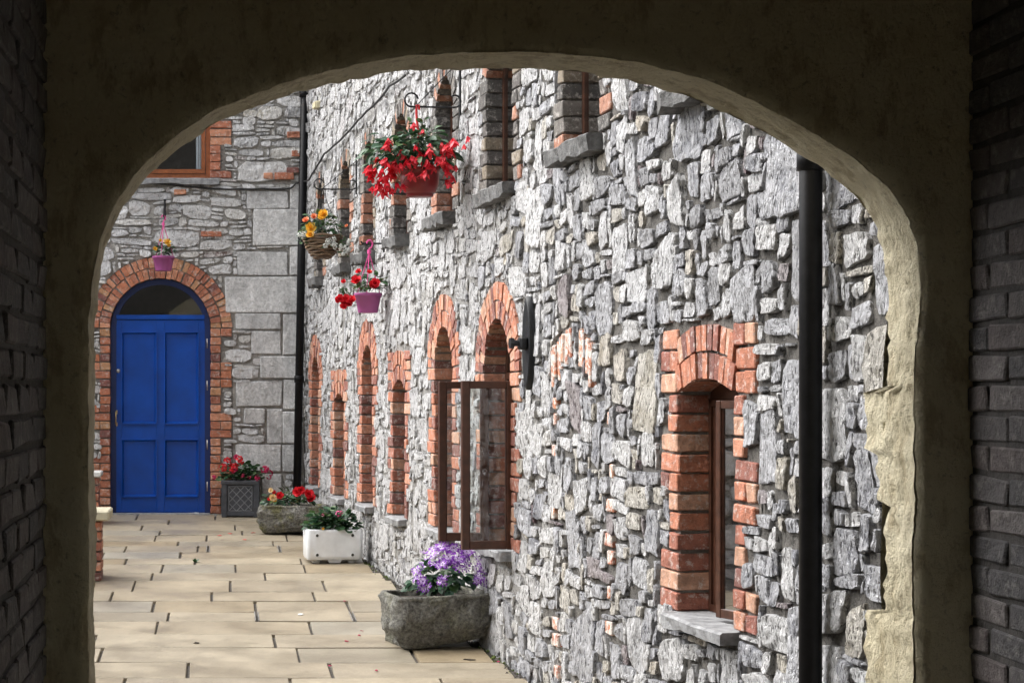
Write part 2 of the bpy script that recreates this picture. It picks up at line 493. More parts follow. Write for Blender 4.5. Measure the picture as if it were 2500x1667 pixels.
def chbox(lx, ly, lz, c=0.004, jit=0.0, rng=R_):
    """chamfered box centred at the origin"""
    X, Y, Z = lx / 2, ly / 2, lz / 2
    c = min(c, X * .6, Y * .6, Z * .6)
    idx, v = {}, []
    for sx in (-1, 1):
        for sy in (-1, 1):
            for sz in (-1, 1):
                j = [rng.uniform(-jit, jit) for _ in range(3)]
                for a in range(3):
                    p = [sx * (X - (0 if a == 0 else c)), sy * (Y - (0 if a == 1 else c)), sz * (Z - (0 if a == 2 else c))]
                    idx[(sx, sy, sz, a)] = len(v)
                    v.append((p[0] + j[0], p[1] + j[1], p[2] + j[2]))
    f = []
    for a in range(3):
        for s in (-1, 1):
            q = []
            for (p1, p2) in ((-1, -1), (1, -1), (1, 1), (-1, 1)):
                k = [p1, p2]; k.insert(a, s)
                q.append(idx[(k[0], k[1], k[2], a)])
            f.append(q)
    for a in range(3):
        o = [i for i in range(3) if i != a]
        for s1 in (-1, 1):
            for s2 in (-1, 1):
                def key(sa, ax):
                    k = [0, 0, 0]; k[a] = sa; k[o[0]] = s1; k[o[1]] = s2
                    return idx[(k[0], k[1], k[2], ax)]
                f.append([key(-1, o[0]), key(1, o[0]), key(1, o[1]), key(-1, o[1])])
    for sx in (-1, 1):
        for sy in (-1, 1):
            for sz in (-1, 1):
                f.append([idx[(sx, sy, sz, a)] for a in range(3)])
    out = []
    for q in f:
        p = [Vector(v[i]) for i in q]
        n = (p[1] - p[0]).cross(p[2] - p[0])
        cen = sum(p, Vector()) / len(p)
        out.append(tuple(q) if n.dot(cen) > 0 else tuple(reversed(q)))
    return v, out

def box_at(x0, x1, y0, y1, z0, z1, c=0.003, jit=0.0):
    v, f = chbox(x1 - x0, y1 - y0, z1 - z0, c, jit)
    m = Vector(((x0 + x1) / 2, (y0 + y1) / 2, (z0 + z1) / 2))
    return [Vector(p) + m for p in v], f

def tube(pts, r, n=8, closed=False, rends=None):
    pts = [Vector(p) for p in pts]
    v, f = [], []
    N = len(pts)
    prev = None
    for i, p in enumerate(pts):
        a = pts[max(i - 1, 0)]; b = pts[min(i + 1, N - 1)]
        d = (b - a)
        d = d.normalized() if d.length > 1e-9 else Vector((0, 0, 1))
        if prev is None:
            x = d.orthogonal().normalized()
        else:
            x = (prev - d * prev.dot(d))
            x = x.normalized() if x.length > 1e-6 else d.orthogonal().normalized()
        prev = x
        y = d.cross(x)
        ri = r if not hasattr(r, '__len__') else r[i]
        for k in range(n):
            t = 2 * math.pi * k / n
            v.append(p + x * (math.cos(t) * ri) + y * (math.sin(t) * ri))
    for i in range(N - 1):
        for k in range(n):
            f.append((i * n + k, i * n + (k + 1) % n, (i + 1) * n + (k + 1) % n, (i + 1) * n + k))
    f.append(tuple(reversed(range(n))))
    f.append(tuple(range((N - 1) * n, N * n)))
    return v, f

def lathe(prof, n=28, cap=True):
    """profile list of (r,z), axis z"""
    v, f = [], []
    for (r, z) in prof:
        for k in range(n):
            t = 2 * math.pi * k / n
            v.append((r * math.cos(t), r * math.sin(t), z))
    for i in range(len(prof) - 1):
        for k in range(n):
            f.append((i * n + k, i * n + (k + 1) % n, (i + 1) * n + (k + 1) % n, (i + 1) * n + k))
    if cap:
        f.append(tuple(reversed(range(n))))
    return v, f

def frame_mx(O, t, w):
    """local (u, w, z) -> world; t along the wall, w into the wall"""
    t = Vector(t).normalized(); w = Vector(w).normalized()
    m = Matrix.Identity(4)
    z = Vector((0, 0, 1))
    for i in range(3):
        m[i][0] = t[i]; m[i][1] = w[i]; m[i][2] = z[i]; m[i][3] = O[i]
    return m

def nz(p, s, seed=0.0):
    return noise.noise(Vector((p[0] * s + seed, p[1] * s + seed * 1.7, p[2] * s - seed)))

def PX(x, y, d):
    """photo pixel at depth d -> world point"""
    return Vector(((x - VX) * d / F, d, EYE - (y - VY) * d / F))

# ------------------------------------------------------------------ the lie of the place
D_DOOR = 19.57
def wall_x(d):
    return 2.778 - 0.0967 * d
def wall_d(x):
    return 12500.0 / (x - 105.0)
CN = math.sqrt(1 + 0.0967 ** 2)
def gz(d):
    d = min(max(d, 5.0), D_DOOR)
    return -0.432 + 0.0374 * d
LONG = frame_mx((wall_x(D_DOOR), D_DOOR, 0), (0.0967, -1, 0), (1, 0.0967, 0))
def U(x):
    """photo x on the long wall's face -> distance along the wall from the far corner"""
    return (D_DOOR - wall_d(x)) * CN
def Ud(d):
    return (D_DOOR - d) * CN
DOORW = frame_mx((0, D_DOOR, 0), (1, 0, 0), (0, 1, 0))

# ------------------------------------------------------------------ ground
def strip_sheet(name, ys, x0f, x1f, dz):
    v, f = [], []
    for y in ys:
        z = gz(y) + dz
        v += [(x0f(y), y, z), (x1f(y), y, z)]
    for i in range(len(ys) - 1):
        f.append((2 * i, 2 * i + 1, 2 * i + 3, 2 * i + 2))
    return mesh_of(name, v, f)
g = add('ground', strip_sheet('ground', [-150, 5.0, D_DOOR, 250], lambda y: -200, lambda y: 200, -0.075), None, M['ground'], kind='structure')
pav = add('pavement', strip_sheet('pavement', [-8, 0, 5.0, 10, 15, D_DOOR - 0.02], lambda y: -4.4, lambda y: wall_x(y) + 0.03, -0.022),
          None, M['bed'], kind='structure')

def row_d(y):
    return 9144.0 / (y - VY + 168.3)
row_y = [1256, 1268.5, 1280.4, 1293.8, 1305.7, 1320.6, 1332, 1347.4, 1363, 1377, 1397.4, 1416, 1443.6, 1466.5, 1493, 1515.7, 1548, 1580, 1616, 1654,
         1695, 1738, 1786, 1838]
row_j = [[334, 526], [412, 640], [347, 574], [390.6, 591.6], [379, 505, 700], [435, 667], [307, 483, 508, 682], [440, 760], [477, 735], [574.6, 744],
         [371, 648], [326.6, 562, 792.6], [273, 516.6, 767], [374, 624, 850], [411, 627, 861], [383, 758], [230, 670, 985], [246, 727.7, 1010],
         [459, 809], [711, 1086], [300, 760], [420, 900], [250, 700], [380, 850]]
rp = random.Random(5)
for i in range(len(row_y)):
    ya = row_y[i]
    d1 = row_d(ya) if i else D_DOOR - 0.03
    d0 = row_d(row_y[i + 1]) if i + 1 < len(row_y) else d1 - 0.3
    dm = (d0 + d1) / 2
    xs = [(x - VX) * dm / F for x in row_j[i]]
    x = xs[0]
    left = [x]
    while x > -3.6:
        x -= rp.uniform(0.55, 0.95); left.append(x)
    xs = sorted(left[1:] + xs)
    xr = wall_x(dm) - rp.uniform(0.035, 0.07)
    xs = [q for q in xs if q < xr - 0.08] + [xr]
    for a, c in zip(xs[:-1], xs[1:]):
        if (a + c) / 2 * F / dm + VX < 120 and i > 9:
            pass
        L, W = c - a - rp.uniform(0.014, 0.024), d1 - d0 - rp.uniform(0.014, 0.024)
        me = mesh_of('paver', *chbox(L, W, 0.05, 0.004, 0.0025, rp))
        y = (d0 + d1) / 2 + rp.uniform(-0.002, 0.002)
        slope = math.atan(0.0374) + rp.uniform(-0.004, 0.004)
        add('paver', me, pav, M['paver'], T(((a + c) / 2, y, gz(y) - 0.025 + rp.uniform(-0.0025, 0.0025))) @ Matrix.Rotation(slope, 4, 'X') @ Matrix.Rotation(rp.uniform(-0.004, 0.004), 4, 'Y'))

# ------------------------------------------------------------------ rubble masonry
def pack(u0, u1, z0, z1, cu, cz, blocked, plan, rng, fill=(4, 3), drop=0.0):
    nu, nzc = int((u1 - u0) / cu), int((z1 - z0) / cz)
    occ = np.zeros((nu, nzc), bool)
    for i in range(nu):
        for j in range(nzc):
            occ[i, j] = blocked(u0 + (i + .5) * cu, z0 + (j + .5) * cz)
    out = []
    def put(i, j, w, h):
        occ[i:i + w, j:j + h] = True
        out.append((u0 + i * cu, u0 + (i + w) * cu, z0 + j * cz, z0 + (j + h) * cz))
    for (wr, hr, tries) in plan:
        for _ in range(tries):
            w, h = rng.randint(*wr), rng.randint(*hr)
            if nu <= w or nzc <= h:
                continue
            i, j = rng.randrange(nu - w + 1), rng.randrange(nzc - h + 1)
            if not occ[i:i + w, j:j + h].any():
                put(i, j, w, h)
    for j in range(nzc):
        for i in range(nu):
            if occ[i, j]:
                continue
            W, Hh = rng.randint(2, fill[0]), rng.randint(min(2, fill[1] - 1), fill[1])
            w = 1
            while w < W and i + w < nu and not occ[i + w, j]:
                w += 1
            h = 1
            while h < Hh and j + h < nzc and not occ[i:i + w, j + h].any():
                h += 1
            if h == 1 and w < 4 and rng.random() < drop:
                occ[i:i + w, j:j + h] = True
                continue
            put(i, j, w, h)
    return out

def stone_geo(rect, rng, proud=(0.0, 0.035), rough=0.012, base=0.05, seg=None, gap=(0.004, 0.011), warp=0.03):
    ua, ub, za, zb = rect
    w, h = ub - ua, zb - za
    m = min(w, h)
    g = rng.uniform(*gap)
    j = 0.23 * m
    cs = []
    for (a, c) in ((ua + g, za + g), (ub - g, za + g), (ub - g, zb - g), (ua + g, zb - g)):
        a += rng.uniform(-j, j) * 0.8; c += rng.uniform(-j, j) * 0.8
        p = (a * 1.9, 0.3, c * 1.9)
        a += warp * noise.noise(Vector((p[0], 3.1, p[2])))
        c += warp * 1.2 * noise.noise(Vector((p[0] + 9, 7.7, p[2])))
        cs.append((a, c))
    n = seg or (12 if w * h < 0.012 else 18)
    pw = rng.uniform(4.0, 14.0)
    ph = rng.uniform(0, 6.28)
    ring = []
    for k in range(n):
        t = 2 * math.pi * (k + rng.uniform(-.25, .25)) / n
        c, s = math.cos(t), math.sin(t)
        r = (abs(c) ** pw + abs(s) ** pw) ** (-1 / pw)
        x, y = c * r, s * r
        q = 1 + rng.uniform(-0.07, 0.05)
        x, y = x * q, y * q
        a, b_ = (x + 1) / 2, (y + 1) / 2
        ring.append(((cs[0][0] * (1 - a) + cs[1][0] * a) * (1 - b_) + (cs[3][0] * (1 - a) + cs[2][0] * a) * b_,
                     (cs[0][1] * (1 - a) + cs[1][1] * a) * (1 - b_) + (cs[3][1] * (1 - a) + cs[2][1] * a) * b_))
    cu = sum(p[0] for p in ring) / n; cz = sum(p[1] for p in ring) / n
    top = rng.uniform(*proud)
    tu, tz = rng.uniform(-.10, .10), rng.uniform(-.08, .08)
    levels = [(1.0, 0.0), (0.985, 0.75), (0.93, 1.0), (0.64, 1.05), (0.33, 1.08)]
    v, f = [], []
    sd = rng.uniform(0, 50)
    for li, (sc, q) in enumerate(levels):
        for (pu, pz) in ring:
            x, z = cu + (pu - cu) * sc, cz + (pz - cz) * sc
            if li == 0:
                y = base
            else:
                dep = top * q + (x - cu) * tu + (z - cz) * tz
                dep += rough * (noise.noise(Vector((x * 9, sd, z * 11))) + 0.8 * noise.noise(Vector((x * 24 + sd, 5, z * 30))))
                y = -dep
                x += 0.3 * rough * noise.noise(Vector((x * 20, sd + 9, z * 20))); z += 0.3 * rough * noise.noise(Vector((x * 20, sd + 19, z * 20)))
            v.append((x, y, z))
    v.append((cu, -(top * 1.08 + rough * noise.noise(Vector((cu * 9, sd, cz * 11)))), cz))
    L = len(levels)
    for a in range(L - 1):
        for k in range(n):
            k2 = (k + 1) % n
            f.append((a * n + k, a * n + k2, (a + 1) * n + k2, (a + 1) * n + k))
    for k in range(n):
        f.append(((L - 1) * n + k, (L - 1) * n + (k + 1) % n, L * n))
    return v, f, (cu, cz)

# ------------------------------------------------------------------ openings
class Opening:
    def __init__(s, u0, u1, zb, spring, crown, kind='arch', jamb=(0.215, 0.1025), quoin=False, name='w', course=0.0875, phase=0, rings=2):
        s.u0, s.u1, s.zb, s.spring, s.crown, s.kind = u0, u1, zb, spring, crown, kind
        s.hw = (u1 - u0) / 2; s.um = (u0 + u1) / 2
        s.rise = max(crown - spring, 1e-4)
        s.R = (s.hw ** 2 + s.rise ** 2) / (2 * s.rise) if kind == 'arch' else 1e3
        s.zc = crown - s.R
        s.quoin = quoin; s.jamb = jamb; s.course = course; s.phase = phase; s.rings = rings
        s.sill = True
    def head(s, u):
        if s.kind != 'arch':
            return s.crown
        return s.zc + math.sqrt(max(s.R ** 2 - (u - s.um) ** 2, 0))
    def inside(s, u, z, e=0.0):
        if not (s.u0 - e < u < s.u1 + e) or z < s.zb - e:
            return False
        return z < s.head(min(max(u, s.u0), s.u1)) + e
    def jl(s, k, side):
        return s.jamb[((k + s.phase + side) // 3) % 2]
    def covered(s, u, z):
        """does brick, sill or opening cover this point of the wall face"""
        if s.inside(u, z, 0.01):
            return True
        if s.sill and s.zb - 0.085 < z <= s.zb and s.u0 - 0.04 < u < s.u1 + 0.06:
            return True
        if s.zb <= z <= s.spring + 0.02:
            k = int((z - s.zb) / s.course)
            if s.u0 - s.jl(k, 0) - 0.012 < u <= s.um or s.um <= u < s.u1 + s.jl(k, 1) + 0.012:
                return True
        if s.kind == 'arch' and z > s.spring - 0.02:
            dist = math.hypot(u - s.um, z - s.zc)
            half = s.hw + (0.02 if s.quoin else 0.118 * s.rings)
            if dist < s.R + 0.118 * s.rings + 0.012 and abs(u - s.um) < half and z > s.zc:
                return True
            if s.quoin and z < s.crown + 0.235 and abs(u - s.um) < s.hw + 0.215:
                return True
        return False
    def outline(s, e=0.0, na=18, eb=None, top_e=None):
        te = e if top_e is None else top_e
        u0, u1 = s.u0 - e, s.u1 + e
        zb = s.zb - (e if eb is None else eb)
        pts = [(u0, zb), (u0, (zb + s.spring) / 2), (u0, s.spring)]
        if s.kind == 'arch':
            R = s.R + te
            ph = math.asin(min(1, (s.hw + e) / R))
            for k in range(1, na):
                t = -ph + 2 * ph * k / na
                pts.append((s.um + R * math.sin(t), s.zc + R * math.cos(t)))
        else:
            for k in range(0, na + 1):
                pts.append((u0 + (u1 - u0) * k / na, s.crown + te))
        pts += [(u1, s.spring), (u1, (zb + s.spring) / 2), (u1, zb)]
        return pts

def ring_prism(outer, inner, w0, w1):
    """solid frame between two outlines of equal length, closed along the bottom"""
    n = len(outer)
    v = [(p[0], w0, p[1]) for p in outer] + [(p[0], w0, p[1]) for p in inner] + [(p[0], w1, p[1]) for p in outer] + [(p[0], w1, p[1]) for p in inner]
    f = []
    for i in range(n):
        j = (i + 1) % n
        f += [(i, j, n + j, n + i), (2 * n + i, 3 * n + i, 3 * n + j, 2 * n + j), (n + i, n + j, 3 * n + j, 3 * n + i), (i, 2 * n + i, 2 * n + j, j)]
    return v, f

def pane_mesh(name, outline, w, th=0.006):
    n = len(outline)
    v = [(p[0], w, p[1]) for p in outline]
    return mesh_of(name, v, [tuple(range(n))])

def reveal_mesh(op, face_w=0.014, depth=0.30, e=0.007, wide=0.23):
    """mortar lining of the opening and the bed the bricks are set in"""
    a = op.outline(e, eb=0.0); b = op.outline(e + wide, eb=0.0, top_e=e + (0.118 * op.rings if op.kind == 'arch' else 0.0))
    n = len(a)
    v = [(p[0], face_w, p[1]) for p in b] + [(p[0], face_w, p[1]) for p in a] + [(p[0], depth, p[1]) for p in a]
    f = []
    for i in range(n - 1):
        f += [(i, i + 1, n + i + 1, n + i), (n + i, n + i + 1, 2 * n + i + 1, 2 * n + i)]
    return mesh_of('reveal', v, f)

BR = {}
def brick_mesh(l, d, h, var=0):
    k = (round(l, 4), round(d, 4), round(h, 4), var)
    if k not in BR:
        BR[k] = mesh_of('brick', *chbox(l, d, h, 0.005, 0.004, random.Random(hash(k) & 0xffff)))
    return BR[k]

def build_bricks(op, frame, parent, mat, rng, joined=False, depth=0.20, proud=0.004, vdepth=0.15):
    mb = MB()
    def place(mesh_vf, mx):
        if joined:
            me, _ = mesh_vf
            mb.add(([v.co.copy() for v in me.vertices], [tuple(p.vertices) for p in me.polygons]), mx)
        else:
            me, _ = mesh_vf
            add('brick', me, parent, mat, frame @ mx)
    ch = op.course - 0.011
    ncourse = max(1, int(round((op.spring - op.zb) / op.course)))
    cc = (op.spring - op.zb) / ncourse
    for side in (0, 1):
        for k in range(ncourse):
            L = op.jl(k, side)
            z = op.zb + (k + .5) * cc
            parts = [L]
            if L > 0.15 and rng.random() < 0.35:
                parts = [0.1025, L - 0.1025 - 0.009]
            off = 0.0
            for l in parts:
                c = off + l / 2
                u = op.u0 - c if side == 0 else op.u1 + c
                p = proud + rng.uniform(-0.004, 0.006)
                mx = T((u, depth / 2 - p, z)) @ Matrix.Rotation(rng.uniform(-.012, .012), 4, 'Y') @ RZ(rng.uniform(-.012, .012))
                place((brick_mesh(l, depth, cc - 0.011, rng.randrange(3)), 0), mx)
                off += l + 0.009
    if op.kind == 'arch':
        for r in range(op.rings):
            Ri = op.R + 0.004 + r * 0.118
            Ro = Ri + 0.107
            lim = op.hw if op.quoin else (op.hw + r * 0.118 if op.rise > 0.8 * op.hw else op.hw)
            ph = math.asin(min(1.0, op.hw / op.R)) if not op.quoin else math.asin(min(1.0, lim / (Ri + 0.02)))
            n = max(3, int(round(2 * ph * (Ri + 0.05) / 0.062)))
            da = 2 * ph / n
            ga = 0.010 / (Ri + .05)
            h = (da - ga) / 2
            v = []
            for w in (-proud, vdepth):
                for (R, a) in ((Ri, -h), (Ri, h), (Ro, h), (Ro, -h)):
                    v.append((R * math.sin(a), w, R * math.cos(a) - (Ri + Ro) / 2))
            f = [(0, 1, 2, 3), (7, 6, 5, 4), (0, 4, 5, 1), (1, 5, 6, 2), (2, 6, 7, 3), (3, 7, 4, 0)]
            me = mesh_of('brick', v, f)
            for k in range(n):
                t = -ph + (k + .5) * da
                mx = T((op.um, rng.uniform(-.006, .005), op.zc)) @ Matrix.Rotation(t + rng.uniform(-.01, .01), 4, 'Y') @ T((0, 0, (Ri + Ro) / 2 + rng.uniform(-.003, .003)))
                place((me, 0), mx)
        if op.quoin:
            top = op.crown + 0.225
            n = int(round((top - op.spring) / op.course))
            cc = (top - op.spring) / n
            for side in (0, 1):
                for k in range(n):
                    z = op.spring + (k + .5) * cc
                    parts = [0.2] if (k + side) % 2 == 0 else [0.096, 0.096]
                    off = 0.004
                    for l in parts:
                        c = off + l / 2
                        u = op.u0 - c if side == 0 else op.u1 + c
                        place((brick_mesh(l, depth, cc - 0.011, rng.randrange(3)), 0), T((u, depth / 2 - proud - rng.uniform(-.004, .006), z)) @ RZ(rng.uniform(-.012, .012)))
                        off += l + 0.009
    if joined:
        add('brickwork', mb.mesh('brickwork'), parent, mat, frame, kind='stuff')

def slab_sill(op, frame, parent, mat, rng, proj=0.07, th=0.06, el=0.0, er=0.03, back=0.12, chip=0.012):
    u0, u1 = op.u0 - el, op.u1 + er
    n = 9
    v, f = [], []
    for i in range(n):
        u = u0 + (u1 - u0) * i / (n - 1)
        pr = proj + rng.uniform(-chip, chip); t = th + rng.uniform(-chip, chip)
        z = op.zb + rng.uniform(-.002, .002)
        c = 0.012
        v += [(u, back, z), (u, -pr + c, z - 0.003), (u, -pr, z - c), (u + rng.uniform(-.01, .01), -pr + rng.uniform(0, chip), z - t), (u, back, z - th)]
    for i in range(n - 1):
        for k in range(5):
            f.append((i * 5 + k, (i + 1) * 5 + k, (i + 1) * 5 + (k + 1) % 5, i * 5 + (k + 1) % 5))
    f += [(4, 3, 2, 1, 0), tuple(range((n - 1) * 5, n * 5))]
    return add('sill', mesh_of('sill', v, f), parent, mat, frame)

def wall_sheet(name, u0, u1, z0, z1, cell, ops, wfun, u_edges=None):
    nu, nzc = int(round((u1 - u0) / cell)), int(round((z1 - z0) / cell))
    vid, v, f = {}, [], []
    def vert(i, j):
        if (i, j) not in vid:
            u, z = u0 + (u1 - u0) * i / nu, z0 + (z1 - z0) * j / nzc
            vid[(i, j)] = len(v)
            v.append((u, wfun(u, z) + 0.008 * noise.noise(Vector((u * 11, 0.5, z * 11))) + 0.005 * noise.noise(Vector((u * 27, 8.5, z * 27))), z))
        return vid[(i, j)]
    for i in range(nu):
        ua, ub = u0 + (u1 - u0) * i / nu, u0 + (u1 - u0) * (i + 1) / nu
        near = [o for o in ops if o.u0 - .1 < ub and o.u1 + .1 > ua]
        for j in range(nzc):
            za, zb = z0 + (z1 - z0) * j / nzc, z0 + (z1 - z0) * (j + 1) / nzc
            if any(o.inside(a, c, 0.004) for o in near for a in (ua, ub) for c in (za, zb)) or any(o.inside((ua + ub) / 2, (za + zb) / 2, 0.02) for o in near):
                continue
            f.append((vert(i, j), vert(i + 1, j), vert(i + 1, j + 1), vert(i, j + 1)))
    return mesh_of(name, v, f, True)

# ------------------------------------------------------------------ long stone building on the right
longb = thing('stone_building', 'long rubble limestone building with two rows of arched windows along the right side', 'building', LONG.translation)
def W_open(xl, xr, spring, crown, zb=0.64, quoin=False, phase=0):
    o = Opening(U(xl), U(xr), zb, spring, crown, 'arch', quoin=quoin, phase=phase)
    return o
lower = [
    (W_open(1655.7, 1795, 1.588, 1.652, 0.64, True, 0), 'seg'),
    (W_open(1182, 1247, 1.715, 2.040, 0.65, False, 1), 'round'),
    (W_open(1061, 1105, 1.765, 2.044, 0.64, False, 0), 'round'),
    (W_open(960, 989, 1.60, 1.69, 0.62, True, 2), 'seg'),
    (W_open(884, 910, 1.735, 1.994, 0.63, False, 1), 'round'),
    (W_open(816.7, 839.7, 1.50, 1.577, 0.61, True, 0), 'seg'),
    (W_open(761, 778.5, 1.71, 1.95, 0.63, False, 2), 'round'),
]
upper_px = [(1662, 1760, 2.90), (1376, 1464, 2.885), (1188, 1253, 2.835), (1065.5, 1105.7, 2.82), (962, 994.7, 2.80), (887.5, 912, 2.78), (832, 855, 2.76), (774.6, 788, 2.74)]
upper = []
for (a, c, z) in upper_px:
    o = Opening(U(a), U(c), z, z + 0.72, z + 0.95, 'arch', jamb=(0.18, 0.10), rings=1)
    upper.append(o)
all_ops = [o for o, _ in lower] + upper
UEND = Ud(5.12)
ZTOP_LONG = 5.6

# traces of a bricked-up window: soldier bricks and jamb ends left in the rubble
trace = []
rt = random.Random(21)
ub0, ub1 = U(1349), U(1449)
nb = 15
for k in range(nb):
    u = ub0 + (ub1 - ub0) * (k + .5) / nb
    if k in (8, 9, 12) and rt.random() < .6:
        continue
    z1 = 1.925 - 0.10 * ((k - nb / 2) / (nb / 2)) ** 2 + rt.uniform(-.01, .01)
    h = rt.uniform(0.13, 0.225)
    trace.append((u, z1 - h / 2, 0.046, h))
for xpx in (1357, 1492):
    z = 1.62 if xpx < 1400 else 1.55
    while z > 0.0:
        z -= 0.085
        if rt.random() < 0.42:
            L = rt.choice((0.06, 0.085, 0.12))
            trace.append((U(xpx) + rt.uniform(-.04, .04), z, L, 0.066))
def trace_cov(u, z):
    for (a, c, l, h) in trace:
        if abs(u - a) < l / 2 + .012 and abs(z - c) < h / 2 + .012:
            return True
    return False

def ztop_vis(u):
    d = D_DOOR - u / CN
    return 1.6 + (VY - 150) * d / F + 0.25
def blocked_long(u, z):
    d = D_DOOR - u / CN
    if z > ztop_vis(u) or z < gz(d) - 0.12:
        return True
    for o in all_ops:
        if o.u0 - 0.4 < u < o.u1 + 0.4 and o.covered(u, z):
            return True
    return trace_cov(u, z)
rl = random.Random(11)
plan_long = [((4, 7), (6, 11), 190), ((3, 6), (4, 8), 1100), ((3, 5), (3, 6), 2600), ((2, 4), (2, 4), 5000)]
rects = pack(0.02, UEND, -0.36, 5.2, 0.05, 0.035, blocked_long, plan_long, rl, fill=(4, 4), drop=0.65)
def mortar_w(u, z):
    t = min(max((u - 7.5) / 3.0, 0), 1)
    return 0.007 + 0.006 * t
wall_l = add('wall', wall_sheet('wall', 0.0, UEND, -0.6, ZTOP_LONG, 0.06, all_ops, mortar_w), longb, M['mortar'], LONG)
wall_l.data.materials.append(M['mortar_dark'])
for p in wall_l.data.polygons:
    u = p.center[0]
    if u > 9.2 + 2.2 * noise.noise(Vector((u * 3, 0, p.center[2] * 3))):
        p.material_index = 1
def px_area(rect):
    u = (rect[0] + rect[1]) / 2
    d = D_DOOR - u / CN
    x = 105 + 12500 / d
    s = F / d
    if x > 2260 or (rect[3]) < gz(d):
        return 0
    return (rect[1] - rect[0]) * s * (x - 105) / F * (rect[3] - rect[2]) * s
order = sorted(range(len(rects)), key=lambda i: -px_area(rects[i]))
single = set(order[:300])
rest = MB(); rest_near = MB()
rs = random.Random(3)
for i, rc in enumerate(rects):
    u = (rc[0] + rc[1]) / 2
    near = u > 8.9 + 0.9 * noise.noise(Vector((u * 0.9, 4, rc[2] * 0.9))) + rs.uniform(-1.5, 1.5)
    area = px_area(rc)
    pr = (0.000, 0.016) if near else (-0.002, 0.013)
    v, f, (cu, cz) = stone_geo(rc, rs, pr, 0.010 if near else 0.009, 0.06, seg=(22 if area > 2500 else 16 if area > 700 else 11))
    if i in single:
        lv = [(a - cu, b_, c - cz) for (a, b_, c) in v]
        add('stone', mesh_of('stone', lv, f), wall_l, M['stone_near'] if near else M['stone'], LONG @ T((cu, 0, cz)))
    else:
        (rest_near if near else rest).add((v, f))
add('rubble', rest.mesh('rubble'), wall_l, M['stone'], LONG, kind='stuff', label='small white lime-stained stones of the far wall')
add('rubble', rest_near.mesh('rubble'), wall_l, M['stone_near'], LONG, kind='stuff', label='small grey stones of the near wall')

blind = add('blocked_window', None, longb, None, LONG @ T((U(1400), 0, 0.6)), label='ghost of a bricked-up window, broken brick ends in the rubble')
for (u, z, l, h) in trace:
    add('brick', brick_mesh(l, 0.09, h, rt.randrange(3)), blind, M['brick_limed'], LONG @ T((u, 0.042 - rt.uniform(0, .014), z)) @ Matrix.Rotation(rt.uniform(-.03, .03), 4, 'Y'))

rb = random.Random(17)
lab_low = ['near window with brown casement and chipped slate sill', 'round-arched window with both casements swung open', 'round-arched window left of the open casements',
           'low segmental-arched window', 'tall round-arched brick window', 'low segmental-arched window far along the wall', 'narrow round-arched window beside the far corner']
def casement(win, mx, w, h, stile=0.045, th=0.045):
    """a glazed leaf in its own x-z plane, hinge at x=0, standing at z=0"""
    fr = MB()
    fr.add(box_at(0, stile, -th / 2, th / 2, 0, h)).add(box_at(w - stile, w, -th / 2, th / 2, 0, h))
    fr.add(box_at(stile, w - stile, -th / 2 + .002, th / 2 - .002, h - stile, h - .001)).add(box_at(stile, w - stile, -th / 2 + .002, th / 2 - .002, 0.001, stile * 1.15))
    # glazing bead, a little proud and rubbed
    b = 0.006
    fr.add(box_at(stile, stile + b, -th / 2 + .010, th / 2 - .010, stile * 1.15, h - stile)).add(box_at(w - stile - b, w - stile, -th / 2 + .010, th / 2 - .010, stile * 1.15, h - stile))
    add('casement_frame', fr.mesh('casement_frame'), win, M['brown_wood'], mx)
    v, f = box_at(stile, w - stile, -0.003, 0.003, stile * 1.1, h - stile + .004, 0.0005)
    add('pane', mesh_of('pane', [(stile, 0, stile), (w - stile, 0, stile), (w - stile, 0, h - stile), (stile, 0, h - stile)], [(0, 1, 2, 3)]), win, M['glass'], mx)
